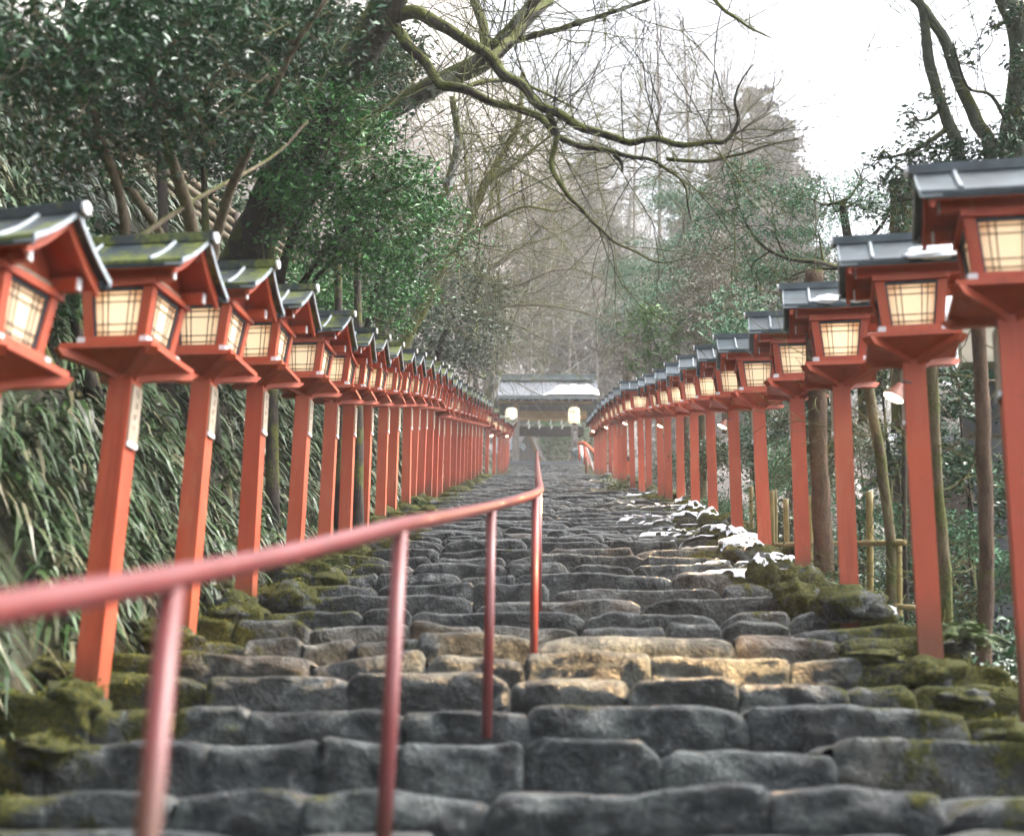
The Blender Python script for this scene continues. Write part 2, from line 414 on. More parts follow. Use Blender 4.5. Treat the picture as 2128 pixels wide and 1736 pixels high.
# ------------------------------------------------------------------ votive lanterns
PT = 1.42
def roof_sec(y0, z0, y1, z1, sag, n=7):
    out = []
    for i in range(n):
        t = i/(n-1); out.append((y0+(y1-y0)*t, z0+(z1-z0)*t - sag*math.sin(pi*t)))
    return out
def make_lantern(side, moss):
    root = empty('votive_lantern')
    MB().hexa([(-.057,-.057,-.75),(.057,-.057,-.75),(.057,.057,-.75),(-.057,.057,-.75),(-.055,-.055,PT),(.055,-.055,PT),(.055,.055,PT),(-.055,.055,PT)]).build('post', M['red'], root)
    pl = MB().prism([(-.045, PT-.05), (.045, PT-.05), (.045, PT-.34), (-.045, PT-.31)], side*.057, side*.068).build('name_plate', M['plate'], root)
    for k in range(4):
        for _ in range(5):
            a = R.uniform(0, pi)
            if _ == 0: ch = MB()
            ch.box((side*.0685, R.uniform(-.012, .012), PT-.09-.052*k+R.uniform(-.012, .012)), (.0006, *( (.013, .0018) if _ % 2 else (.0018, .012))))
        ch.build('lettering', M['ink'], pl)
    w = MB().box((side*.0645, 0, PT-.325), (.0062, .0452, .012)).build('plate_foot', M['white'], pl)
    # diagonal cross arms
    br = MB()
    for a in (pi/4, 3*pi/4):
        c0, s0 = math.cos(a), math.sin(a); hw = .026
        pr = [(-.335, PT+.069), (-.305, PT+.036), (-.20, PT+.018), (-.10, PT-.005), (-.05, PT-.03), (.05, PT-.03), (.10, PT-.005), (.20, PT+.018), (.305, PT+.036), (.335, PT+.069)]
        lo = []
        zt = PT+.069 if a < 1 else PT+.067
        for s in (-hw, hw): lo += [(u*c0-s*s0, u*s0+s*c0, min(z, zt)) for u, z in pr]
        n = len(pr); fs = [(i, i+1, n+i+1, n+i) for i in range(n-1)] + [tuple(range(n-1, -1, -1)), tuple(range(n, 2*n)), (n-1, 0, n, 2*n-1)]
        br.add(lo, fs)
    br.build('cross_arm', M['red'], root)
    z0 = PT+.072
    MB().hexa([(-.045,-.045,PT+.004),(.045,-.045,PT+.004),(.045,.045,PT+.004),(-.045,.045,PT+.004),(-.205,-.205,z0),(.205,-.205,z0),(.205,.205,z0),(-.205,.205,z0)]).build('soffit', M['red'], root)
    fp = MB().box((0,0,z0+.012), (.225,.225,.0125)).build('floor_plate', M['red'], root)
    zb = z0+.025
    fr_ = MB(); hb, ht = .155, .183; zs, ztp = zb+.045, zb+.280
    for k in range(4):
        a = k*pi/2
        fr_.box((math.cos(a)*(hb+.001), math.sin(a)*(hb+.001), zb+.0225), (.0148, hb+.016 if k%2 == 0 else hb-.0125, .0225), a)
        fr_.box((math.cos(a)*(ht-.008), math.sin(a)*(ht-.008), ztp+.014), (.0138, ht+.016 if k%2 == 0 else ht-.0125, .0138), a)
    t = .046
    for sx in (-1, 1):
        for sy in (-1, 1):
            b0, b1 = hb-.004, ht-.006
            q = lambda h, z: sorted([(sx*h, sy*h), (sx*(h-t), sy*h), (sx*(h-t), sy*(h-t)), (sx*h, sy*(h-t))], key=lambda p: math.atan2(p[1]-sy*(h-t/2), p[0]-sx*(h-t/2)))
            fr_.hexa([(*p, zs) for p in q(b0, zs)] + [(*p, ztp) for p in q(b1, ztp)])
    fr_.build('lamp_frame', M['red'], root)
    for sx in (-1, 1):                                   # white fittings on the sill ends
        for sy in (-1, 1):
            MB().box((sx*(hb-.002), sy*(hb+.011), zb+.0235), (.0185, .0085, .0185)).box((sx*(hb+.0125), sy*(hb-.009), zb+.023), (.0085, .0112, .018)).build('corner_fitting', M['white'], root)
    for k in range(4):
        a = k*pi/2-pi/2; c0, s0 = math.cos(a), math.sin(a)
        def P3(u, z, dep):                               # u across face, dep outward
            h = hb-.018+(ht-.004-hb+.002)*(z-zs)/(ztp-zs)+dep
            return (h*c0-u*s0, h*s0+u*c0, z)
        def quad(mb, u0, u1, z_0, z_1, d0, d1):
            us = lambda u, z: u*(hb+(ht-hb)*(z-zs)/(ztp-zs)-t-.002)/(hb-t)
            mb.hexa([P3(us(u0,z_0),z_0,d0),P3(us(u0,z_0),z_0,d1),P3(us(u1,z_0),z_0,d1),P3(us(u1,z_0),z_0,d0),P3(us(u0,z_1),z_1,d0),P3(us(u0,z_1),z_1,d1),P3(us(u1,z_1),z_1,d1),P3(us(u1,z_1),z_1,d0)])
        U = hb-t; e = .011
        wf = MB(); quad(wf, -U, -U+e, zs, ztp, -.01, .004); quad(wf, U-e, U, zs, ztp, -.01, .004)
        quad(wf, -U+e, U-e, zs, zs+e, -.01, .004); quad(wf, -U+e, U-e, ztp-e*1.4, ztp, -.01, .004)
        win = wf.build('window', M['blueframe'], root)
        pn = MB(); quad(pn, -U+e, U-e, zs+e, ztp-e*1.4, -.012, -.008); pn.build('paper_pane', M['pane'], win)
        la = MB(); lw = .0022; H = ztp-zs
        for f in (-.62, -.40, .40, .62): quad(la, U*f-lw, U*f+lw, zs+e, ztp-e*1.4, -.007, -.003)
        for f in (.13, .28, .72, .86): quad(la, -U+e, U-e, zs+H*f-lw, zs+H*f+lw, -.0062, -.0022)
        la.build('lattice', M['lattice'], win)
    z1 = ztp+.0285
    MB().box((0,0,z1+.016), (.160,.160,.0155)).build('vent_strip', M['plate'], root)
    # upper wall with gables
    MB().prism([(-.15, z1+.032), (.15, z1+.032), (.15, z1+.085), (0, z1+.215), (-.15, z1+.085)], -.145, .145).build('gable_wall', M['red'], root)
    ez, rz_ = z1+.062, z1+.255; rx = .34
    s1 = roof_sec(-.262, ez, 0, rz_, .014); s2 = [(-y, z) for y, z in s1[::-1][1:]]
    up = s1+s2
    def slab(mb, pts, th, a, b):
        mb.prism([(y, z) for y, z in pts] + [(y, z-th) for y, z in pts[::-1]], a, b)
    rf = MB(); slab(rf, up, .016, -rx, rx); rf.box((0,0,rz_+.008), (rx+.03, .026, .022))
    roof = rf.build('roof', M['roofL'] if moss else M['roofR'], root)
    un = MB(); lowp = [(y*.93, z-.018) for y, z in up]; slab(un, lowp, .020, -rx+.03, rx-.03)
    un.build('roof_boarding', M['red'], root)
    ed = MB(); lp = [(y*.965, z-.0165) for y, z in up]
    ev = MB()
    for s in (-1, 1):
        pe = [(y*1.004, z+.0015) for y, z in up]
        ed = MB(); slab(ed, pe, .024, s*(rx+.002), s*(rx+.009)); ed.build('roof_edge_trim', M['pale'], roof)
    dk = MB()
    for s in (-1, 1): MB().box((0, s*.243, ez-.016), (rx-.012, .012, .0135)).build('eave_board', M['roofR'], roof)
    ec = MB()
    for s in (-1, 1):
        for q in (-1, 1): MB().box((s*(rx-.035), q*.2575, ez-.017), (.045, .0028, .010)).build('eave_end_plate', M['pale'], roof)
    for s in (-1, 1):
        rl = MB(); rl.tube([(s*.185, y, z+.004) for y, z in s1], .011, 6); rl.tube([(s*.185, -y, z+.004) for y, z in s1], .011, 6)
        rl.build('roof_rib', M['pale'], roof, True)
    for s in (-1, 1):
        cp = MB().tube([(s*(rx+.031), 0, rz_+.006), (s*(rx+.043), 0, rz_+.006)], .026, 12); cp.build('ridge_cap', M['white'], roof)
    for s in (-1, 1):
        pb = MB().box((0, s*.165, ez-.038), (rx-.075, .019, .026)).build('purlin', M['red'], root)
        for q in (-1, 1): MB().box((q*(rx-.071), s*.165, ez-.038), (.0035, .014, .024)).build('purlin_end', M['white'], pb)
    # red barge boards behind the trim
    for s in (-1, 1):
        bb = MB(); slab(bb, [(y*.93, z-.0385) for y, z in up], .026, s*(rx-.05), s*(rx-.032)); bb.build('barge_board', M['red'], root)
    return root
LAN = {('L', 1): make_lantern(1, True), ('R', -1): make_lantern(-1, False)}
# (x, y) of the post top in the photograph's pixels and distance along the view axis
def XLrow(F): return -float(np.interp(F, [30, 60], [2.02, 1.82]))
left_px = [(262,783,6.95),(425,787,8.6),(535,800,10.2),(632,820,12.2),(690,834,13.9),(727,837,15.1),(763,840,16.6),(798,842,18.3),(821,841.5,19.7),(847,842.6,21.4),(864,845.5,22.8),(880,847,24.2),(895,851,25.7)]
KF = 1.06
lan = [('L', at(-40, 798, 5.5*KF), 5.5*KF)] + [('L', at(x, y, F*KF), F*KF) for x, y, F in left_px]
for x in (905, 916, 930, 944, 953, 961, 968.5, 976, 984, 991.5, 999, 1013, 1027, 1038, 1044.5, 1049, 1053, 1056.5):
    F = 20
    for _ in range(25): F = -XLrow(F)*FPX/(1142-x)
    p = EYE + Vector((0,0,0)); 
    q = at(x, 900, F); z = prof(q.y)+PT+.02
    lan.append(('L', Vector((q.x, q.y, z)), F))
right_px = [(2098,662,6.25),(1897,752,7.8),(1747,800,9.8),(1655,825,11.8),(1575,845,13.9),(1522,850,15.9),(1475,853,18.3),(1441,858,20.4),(1412,862,22.2),(1386,864,24.6),(1370,866,26.2),(1346,868,29.2)]
lan += [('R', at(x, y, F*KF), F*KF) for x, y, F in right_px]
for x in (1330, 1311, 1297, 1287, 1277, 1267, 1257, 1251, 1246, 1241.5, 1237):
    F = 1.72*FPX/(x-1142); q = at(x, 880, F); lan.append(('R', Vector((q.x, q.y, prof(q.y)+PT+.04)), F))
ORD = ['first','second','third','fourth','fifth','sixth','seventh','eighth','ninth','tenth','eleventh','twelfth','thirteenth','fourteenth','fifteenth','sixteenth','seventeenth','eighteenth','nineteenth','twentieth','twenty-first','twenty-second','twenty-third','twenty-fourth','twenty-fifth','twenty-sixth','twenty-seventh','twenty-eighth','twenty-ninth','thirtieth','thirty-first','thirty-second','thirty-third','thirty-fourth']
cnt = {'L': 0, 'R': 0}; LP = {'L': [], 'R': []}
for sd, p, F in lan:
    i = cnt[sd]; cnt[sd] += 1
    skip = () if F < 26 else (('name_plate',) if 0 else ('corner_fitting', 'ridge_cap', 'eave_end_plate', 'plate_foot') if F > 40 else ('plate_foot',))
    o = copy_tree(LAN[(sd, 1 if sd == 'L' else -1)], None, skip)
    ks = float(np.interp(F, [5.5, 8.6, 28, 45], [1.0 if sd == 'L' else 1.05, 1.05, 1.06, 1.0])); o.scale = (ks, ks, ks)
    o.location = (p.x, p.y, p.z-PT*ks)
    yaw = -float(np.interp(F, [5, 12, 30], [9, 5, 1])) + R.uniform(-2.5, 2.5)
    if sd == 'L': yaw -= float(np.interp(F, [5, 8, 12], [7, 4, 0]))
    lean = float(np.interp(F, [6, 9, 15], [1.5, 1.1, .3])) if sd == 'L' else 0
    lx, ly = math.radians(R.uniform(-.6, .6)), math.radians(lean+R.uniform(-.7, .7))
    mt_ = Matrix.Rotation(ly, 3, 'Y') @ Matrix.Rotation(lx, 3, 'X') @ Matrix.Rotation(math.radians(yaw), 3, 'Z')
    o.rotation_euler = mt_.to_euler(); o.location = p - mt_ @ Vector((0, 0, PT*ks))
    row = 'left' if sd == 'L' else 'right'
    look = 'mossy' if sd == 'L' else 'slate grey'
    lab = 'lit red lantern under a %s roof, %s from the front in the %s row' % (look, ORD[i], row)
    if i == 0: lab = 'lit red lantern cut by the %s picture edge, nearest in its row' % row
    tag(o, lab, 'lantern', 'red lanterns lining the stone stairs')
    LP[sd].append((o, F))
for r_ in LAN.values(): drop_tree(r_)
bpy.context.view_layer.update()
# floodlights clamped to posts
def make_flood():
    r = empty('floodlight'); r.scale = (.75, .75, .75)
    MB().lathe((0,0,0), [(.072, 0), (.070, .004), (.045, .055), (.028, .085), (.022, .11), (.005, .115)], 18).build('lamp_shade', M['red'], r, True)
    MB().lathe((0,0,0), [(.001, -.012), (.05, -.008), (.067, -.001), (.067, .0), (.001, .001)], 18).build('glass', M['bulb'], r, True)
    MB().tube([(0,0,.10), (.02,0,.14), (.06,0,.15)], .008, 6).build('bracket', M['blackbox'], r)
    return r
fl0 = make_flood()
floods = [(1856,826,7.9,'R',1),(1500,886,16.0,'R',5),(1371,885,26.0,'R',9),(1298,880,32,'R',13),(1259,888,40,'R',16),(1232,896,50,'R',19),(1021,905,50,'L',26),(1053,906,60,'L',29)]
fpost = ['third', 'fourth', 'fifth', 'sixth']
for i, (x, y, F, sd, li) in enumerate(floods):
    o = fl0 if i == 0 else copy_tree(fl0)
    p = at(x, y, F); o.location = p
    o.rotation_euler = (math.radians(4), math.radians(28), math.radians(6))
    if sd == 'L': o.rotation_euler = (math.radians(-10), math.radians(-25), 0)
    tag(o, 'small lit floodlight with red shade beside the %s post of the %s row' % (ORD[li], 'left' if sd == 'L' else 'right'), 'floodlight', 'floodlights on the lantern posts')
    if F < 45:
        L = bpy.data.lights.new('floodlight_lamp', 'SPOT'); L.energy = 420 if i == 0 else 160; L.color = (1, .62, .28); L.spot_size = math.radians(75); L.spot_blend = .9; L.shadow_soft_size = .05
        lo = bpy.data.objects.new('floodlight_lamp', L); COL.objects.link(lo)
        tgt = {0: at(1330, 1345, 8.0), 1: at(1350, 1150, 14.3), 2: at(1230, 1060, 21)}.get(i, p + Vector((-1.3, -.8, -2)))
        dirv = (tgt-p).normalized(); lo.location = p + dirv*.03
        lo.rotation_euler = dirv.to_track_quat('-Z', 'Y').to_euler(); 
# ------------------------------------------------------------------ snow pads
def blob(c, rx, ry, rz_, seed, n=14, flat=.0):
    vs = []; nu, nv = n*2, n
    for i in range(nv+1):
        th = pi*i/nv
        for k in range(nu):
            ph = 2*pi*k/nu; v = Vector((math.sin(th)*math.cos(ph), math.sin(th)*math.sin(ph), math.cos(th)))
            f = 1+.42*mnoise.noise(v*1.5+Vector((seed, 0, 0)))+.24*mnoise.noise(v*3.2+Vector((seed, 9, 0)))+.12*mnoise.noise(v*7+Vector((seed, 3, 2)))
            if v.z < 0: v.z *= (1-flat)
            vs.append((c[0]+v.x*rx*f, c[1]+v.y*ry*f, c[2]+v.z*rz_*f))
    fs = [(i*nu+k, i*nu+(k+1)%nu, (i+1)*nu+(k+1)%nu, (i+1)*nu+k) for i in range(nv) for k in range(nu)]
    return vs, [f[::-1] for f in fs]
def blobobj(name, c, r, seed, mat, n=14, flat=0, rz=0):
    mb = MB(); v, f = blob((0,0,0), r[0], r[1], r[2], seed, n, flat); mb.add(v, f)
    o = mb.build(name, mat, None, True); o.location = c; o.rotation_euler = (0, 0, rz); return o
eaz = PT+.072+.025+.280+.0285
for sd, i, u, w, v in (('R',1,.13,.17,.10),('R',2,-.08,.10,.14),('R',2,.14,.10,.12),('R',3,.10,.10,.2),('R',4,.10,.09,.13),('R',5,.12,.12,.28),('R',6,.05,.13,.5),('R',7,.12,.09,.4),('R',9,.10,.08,.3),('R',11,.06,.09,.25),('R',12,.05,.09,.25),('L',5,-.10,.12,.14),('L',9,-.08,.12,.3),('L',13,-.1,.12,.3),('L',20,0,.14,.3)):
    o, F = LP[sd][i]
    y = -.262*(1-v); z = eaz+.062+.193*v-.014*math.sin(pi*v)+.012
    s = blobobj('roof_snow', o.matrix_world @ Vector((u, y, z)), (w, .05+.03*R.random()+v*.05, .026), R.uniform(0, 50), M['snow'], 12)
    s.rotation_euler = (math.atan2(.197, .262), 0, o.rotation_euler.z)
    tag(s, 'snow on the %s half of the roof of the %s lantern in the %s row' % ('right' if u > 0 else 'left', ORD[i], 'left' if sd == 'L' else 'right'), 'snow', 'snow left on the lantern roofs', 'thing')
# ------------------------------------------------------------------ handrail
hr = empty('handrail', at(318, 1760, 2.6))
rp = [at(-260,1318,1.62), at(-120,1291,1.78), at(0,1264,2.0), at(357,1200,2.65), at(600,1150,3.4), at(830,1092,4.3), at(930,1072,5.3), at(1020,1052,6.8), at(1080,1036,7.8), at(1112,1024,8.6), at(1121,1016,8.95), at(1120.5,1006,9.6)]
rp += [at(1118,990,11.4), at(1116.5,972,14), at(1116,958,18), at(1116,947,23), at(1116.5,938,30)]
inv = hr.matrix_basis
def rel(p): return Vector(p)-Vector(hr.location)
def catmull(P, n=6):
    out = []
    for i in range(len(P)-1):
        a, b, c, d = P[max(i-1,0)], P[i], P[i+1], P[min(i+2, len(P)-1)]
        for k in range(n):
            t = k/n; out.append(.5*((2*b)+(c-a)*t+(2*a-5*b+4*c-d)*t*t+(3*b-a-3*c+d)*t**3))
    out.append(P[-1]); return out
MB().tube([rel(p) for p in catmull(rp)], .0235, 16).build('top_rail', M['rail'], hr, True)
for (px, py, F) in ((357,1206,2.65),(832,1097,4.3),(1021,1056,6.8),(1113,1028,8.6),(1119.5,995,10.8),(1117,978,13.2),(1116,965,16),(1116,955,19.5),(1116,947,23),(1116,941,27)):
    p = at(px, py, F); pb = Vector((p.x, p.y, prof(p.y)-.10))
    if F < 9: 
        bx = {357:(318,1760), 832:(810,1760), 1021:(1016,1468), 1113:(1109,1332)}[px]; q = at(bx[0], bx[1], F); pb.x = q.x
    o = MB().tube([rel(pb), rel(p-Vector((0,0,.01)))], .0215, 14).build('rail_post', M['rail'], hr, True)
tag(hr, 'thin red painted metal handrail rising up the middle of the stone stairs', 'handrail')
# short landing rail beside the far gate
# ------------------------------------------------------------------ gate at the top of the stairs
GY = 68.3; GZ = prof(GY)
def gp(zx, zy, Y=GY):           # pixel of the close-up -> world at the gate's depth
    F = 70*(Y/GY); p = at(1046.5+zx/7.557, 740+zy/7.557, F); return p
gx0, gx1 = gp(182, 1640).x, gp(1112, 1640).x
gcx = (gx0+gx1)/2
gate = empty('wooden_gate', (gcx, GY, GZ))
tag(gate, 'weathered wooden shrine gate with snowy gabled roof at the top of the stairs', 'gate')
hx = (gx1-gx0)/2
for s in (-1, 1):
    MB().box((s*hx, 0, 1.3), (.155, .155, 1.45)).build('pillar', M['bark_wood'], gate)
    MB().box((s*hx, 1.6, 1.3), (.10, .10, 1.45)).build('pillar', M['darkwood'], gate)
    MB().box((s*hx, -.30, 2.47), (.09, .13, .11)).box((s*hx, -.30, 2.66), (.13, .14, .07)).build('bracket', M['tanwood'], gate)
MB().box((0, 0, 2.28), (hx+.55, .12, .19)).build('crossbeam', M['tanwood'], gate)
MB().box((0, -.02, 2.60), (hx+.4, .06, .125)).build('lintel_board', M['darkwood'], gate)
MB().box((0, 1.6, 1.96), (hx+.45, .09, .21)).build('crossbeam', M['darkwood'], gate)
MB().box((0, -.45, 2.78), (hx+.8, .08, .055)).build('eave_purlin', M['tanwood'], gate)
rfw = hx+1.05; ez, rz_ = 2.88, 4.10
pts = roof_sec(-1.25, ez, .55, rz_, .07, 9); pts += [(1.1-y, z) for y, z in pts[::-1][1:]]
mb = MB(); mb.prism([(y, z) for y, z in pts] + [(y, z-.17) for y, z in pts[::-1]], -rfw, rfw)
m, nt, b = newmat('bark_shingle_roof')
n = noisen(nt, 2.4, 6, .65, sc=(.35, 1, 1)); n2 = noisen(nt, 26, 4, .7, sc=(.25, 1, 1))
c = ramp(nt, n, [(.3, (.09, .10, .115)), (.55, (.17, .18, .20)), (.75, (.27, .28, .32))])
c = mixc(nt, fr(nt, n2, .6, .75), c, (.10, .105, .115)); nt.links.new(c, b.inputs['Base Color']); b.inputs['Roughness'].default_value = .4
bump(nt, b, n2, .02)
roof = mb.build('roof', m, gate)
MB().box((0, -1.255, ez-.085), (rfw-.02, .012, .085)).build('fascia', simple('blue_grey_thatch_edge', (.16, .19, .21), .8, .4, 9, .004, sc=(6, 1, .3)), roof)
rg = MB().box((0, .55, rz_+.05), (rfw-.25, .20, .07)).box((0, .55, rz_+.15), (rfw-.12, .13, .045)).box((0, .55, rz_+.235), (rfw-.05, .17, .035))
for s in (-1, 1): rg.box((s*(rfw-.18), .55, rz_+.02), (.06, .24, .14))
rg.build('ridge', simple('green_grey_ridge', (.14, .18, .18), .5, .35, 8, .004, sc=(.4, 1, 1)), roof)
for k in range(17):
    x = -rfw+.25 + k*(2*rfw-.5)/16
    r_ = MB().hexa([(x-.04,-1.12,ez-.25),(x+.04,-1.12,ez-.25),(x+.04,.5,rz_-.36),(x-.04,.5,rz_-.36),(x-.04,-1.12,ez-.175),(x+.04,-1.12,ez-.175),(x+.04,.5,rz_-.25),(x-.04,.5,rz_-.25)]).build('rafter', M['darkwood'], gate)
    if k % 2 == 0: MB().box((x, -1.128, ez-.212), (.042, .004, .04)).build('rafter_end', M['pale'], r_)
MB().box((0, .55, 3.2), (rfw-.2, .9, .02)).build('ceiling_board', M['darkwood'], gate)
MB().box((0, 1.2, -.06), (hx+.5, 1.8, .08)).build('stone_base', M['tile'], gate)
# signboard on the right pillar
sg = MB().box((hx+.02, -.175, 1.23), (.085, .015, .40)).build('signboard', simple('dark_signboard', (.10, .08, .085), .6, .2), gate)
MB().box((hx+.02, -.176, .82), (.09, .02, .012)).build('signboard_foot', M['blackbox'], sg)
for i, ch in enumerate(('天', '大', '祭')):
    fc = bpy.data.curves.new('lettering', 'FONT'); fc.body = ch; fc.size = .185; fc.align_x = 'CENTER'; fc.align_y = 'CENTER'; fc.extrude = .002; fc.offset = .002
    f0 = bpy.data.objects.new('lettering_curve', fc); me = bpy.data.meshes.new_from_object(f0); bpy.data.objects.remove(f0)
    f = bpy.data.objects.new('lettering', me); COL.objects.link(f); f.parent = sg; f.location = (hx+.02, -.195, 1.42-i*.17); f.rotation_euler = (pi/2, 0, 0)
    me.materials.clear(); me.materials.append(M['white'])
# rope with paper streamers
ra, rb = gp(205, 885), gp(1120, 885)
rope = empty('sacred_rope', ((ra.x+rb.x)/2, GY-.22, GZ+2.06))
tag(rope, 'twisted straw rope with white zigzag paper streamers hung under the gate beam', 'rope')
hw = (rb.x-ra.x)/2
for ph in (0, pi):
    P = []
    for i in range(161):
        t = i/160; x = -hw+2*hw*t; a = t*2*pi*26+ph; r = .026; sg_ = -.05*math.sin(pi*t)
        P.append((x, r*math.cos(a), sg_+r*math.sin(a)))
    MB().tube(P, .032, 6).build('strand', M['rope'], rope, True)
for zx in (385, 550, 740, 910):
    x = gp(zx, 900).x-rope.location.x; z = -.05; mb = MB(); zz = 0; sd = 1
    for k in range(4):
        o1 = sd*.03; w = .055
        mb.hexa([(x+.02*k-w+o1*.2, -.05-.006*k, z-zz-.14), (x+.02*k+w*.5+o1, -.05-.006*k, z-zz-.10), (x+.02*k+w*.5+o1, -.047-.006*k, z-zz-.10), (x+.02*k-w+o1*.2, -.047-.006*k, z-zz-.14),
                 (x+.02*k-w+o1, -.05-.006*k, z-zz-.03), (x+.02*k+w*.4, -.05-.006*k, z-zz+.02), (x+.02*k+w*.4, -.047-.006*k, z-zz+.02), (x+.02*k-w+o1, -.047-.006*k, z-zz-.03)])
        zz += .10; sd = -sd
    mb.build('paper_streamer', M['paper'], rope)
# paper lanterns hung from the gate
def make_chochin():
    r = empty('paper_lantern')
    pf = [(.10, -.36), (.17, -.345), (.225, -.30)]
    for i in range(13):
        z = -.27+i*.54/12; pf += [(.262 if abs(z) < .2 else .25, z), (.255 if abs(z) < .2 else .243, z+.0225)]
    pf += [(.225, .315), (.17, .35), (.10, .365)]
    MB().lathe((0,0,0), pf, 24).build('paper_shade', M['globe'], r, True)
    MB().lathe((0,0,0), [(.10, -.41), (.115, -.40), (.115, -.36), (.10, -.355)], 20).build('bottom_ring', M['blackbox'], r, True)
    MB().lathe((0,0,0), [(.10, .36), (.115, .365), (.115, .40), (.10, .41)], 20).build('top_ring', M['blackbox'], r, True)
    MB().tube([(0,0,.4), (0,0,.60)], .01, 6).build('cord', M['blackbox'], r)
    return r
ch0 = make_chochin()
for i, (zx, zy) in enumerate(((1102, 932), (118, 940))):
    o = ch0 if i == 0 else copy_tree(ch0); o.location = gp(zx, zy, GY-.7)
    tag(o, 'glowing white paper lantern hanging before the %s pillar of the gate' % ('right' if i == 0 else 'left'), 'paper lantern', 'paper lanterns on the gate')
# snow on the gate roof
def roofz(y):
    t = (y+1.25)/1.8; return ez+(rz_-ez)*t-.07*math.sin(pi*t)
def roof_snow(zx0, zx1, v0, v1, lab, seed):
    xs = np.linspace(gp(zx0, 400).x-gcx, gp(zx1, 400).x-gcx, 60); ys = np.linspace(-1.25+v0*1.8, -1.25+v1*1.8, 26)
    V = []; idx = {}; F = []
    xm, xh = (xs[0]+xs[-1])/2, (xs[-1]-xs[0])/2; yh = ys[-1]-ys[0]
    def thick(x, y):
        a = ((x-xm)/xh); b = (y-ys[0])/yh
        e = 1-abs(a-.25*(b))**2.2/(.95) - b**1.8*1.0 + .45*mnoise.noise(Vector((x*2.3, y*4, seed)))+.22*mnoise.noise(Vector((x*7, y*13, seed)))
        return e
    for i, x in enumerate(xs):
        for j, y in enumerate(ys):
            e = thick(x, y); idx[i, j] = len(V); V.append((x, y-.004, roofz(y)+.006+min(.06, max(0, e)*.12)))
    for i in range(len(xs)-1):
        for j in range(len(ys)-1):
            if all(thick(xs[i+a], ys[j+b_]) > 0 for a in (0, 1) for b_ in (0, 1)):
                F.append((idx[i, j], idx[i+1, j], idx[i+1, j+1], idx[i, j+1]))
    mb = MB(); mb.V = V; mb.F = F; o = mb.build('roof_snow', M['snow'], None, True); o.location = (gcx, GY, GZ); tag(o, lab, 'snow', None, 'thing')
roof_snow(600, 1500, .02, .80, 'broad patch of melting snow on the right half of the gate roof', 4)
# ------------------------------------------------------------------ hall behind the gate
HY = 78.0
def hp(zx, zy): return at(1046.5+zx/7.557, 740+zy/7.557, 80.0)
hall = empty('shrine_hall', (hp(250, 1640).x, HY, prof(HY)-.3))
tag(hall, 'shrine building with dark boarded gable and curved pale bargeboard behind the gate', 'building')
def hrel(zx, zy, dy=0): v = hp(zx, zy)-Vector(hall.location); return (v.x, v.z)
cur = [(375, 1050), (400, 1130), (430, 1220), (465, 1320), (505, 1420), (545, 1510), (590, 1590), (650, 1660), (700, 1710)]
inn = [(-200, 1710)] + [(250, 1330), (300, 1200), (350, 1075), (375, 1050)]
gab = [hrel(*p) for p in ((375,1050),(400,1130),(430,1220),(465,1320),(505,1420),(545,1510),(590,1590),(640,1690),(640,1760),(-300,1760),(-300,1500),(240,1380),(300,1230),(350,1090))]
MB().prism(gab[::-1], .35, .45, 'y').build('gable_boards', simple('dark_gable_boards', (.13, .115, .10), .8, .5, 5, .004, sc=(5, 1, .15)), hall)
def ribbon(mb, P, w, y0, y1):
    P = [Vector((p[0], 0, p[1])) for p in P]; n = len(P); A, B = [], []
    for i, p in enumerate(P):
        t = (P[min(i+1, n-1)]-P[max(i-1, 0)]).normalized(); nn = Vector((t.z, 0, -t.x))
        A.append(p+nn*w/2); B.append(p-nn*w/2)
    for i in range(n-1):
        q = [A[i], A[i+1], B[i+1], B[i]]
        mb.hexa([(v.x, y0, v.z) for v in q] + [(v.x, y1, v.z) for v in q])
rr = [hrel(x+30, y) for x, y in cur]
mb = MB(); ribbon(mb, rr, .16, 0, .12); mb.build('bargeboard', M['bark_wood'], hall)
mb = MB(); ribbon(mb, [hrel(x-12, y+8) for x, y in cur], .10, .12, .3); mb.build('inner_board', M['tanwood'], hall)
mb = MB(); ribbon(mb, [hrel(*p) for p in ((372,1050),(340,1120),(300,1210),(255,1310),(190,1420),(80,1540))], .12, 0, .12); mb.build('bargeboard', M['bark_wood'], hall)
mb = MB(); q = [hrel(*p) for p in ((372,1030),(345,1100),(300,1200),(250,1310),(100,1400),(-200,1380),(-100,1030))]
mb.prism(q[::-1], .5, .6, 'y'); mb.build('roof_tiles', simple('pale_wet_tiles', (.36, .41, .46), .4, .35, 6, .01, sc=(.3, 1, 4)), hall)
for i, (zx, zy, r) in enumerate(((300, 1360, .10), (275, 1395, .065), (328, 1395, .065), (303, 1425, .075))):
    v = hrel(zx, zy)
    if i == 0: gg = MB()
    gg.tube([(v[0], -.05, v[1]), (v[0], .02+.004*i, v[1])], r, 14)
gg.build('gable_pendant', M['pale'], hall)
# boulder beside the gate
b_ = blobobj('boulder', gp(1190, 1560), (.30, .3, .40), 31, M['boulder'], 18, 0); tag(b_, 'tan boulder standing beside the right gate pillar', 'boulder')
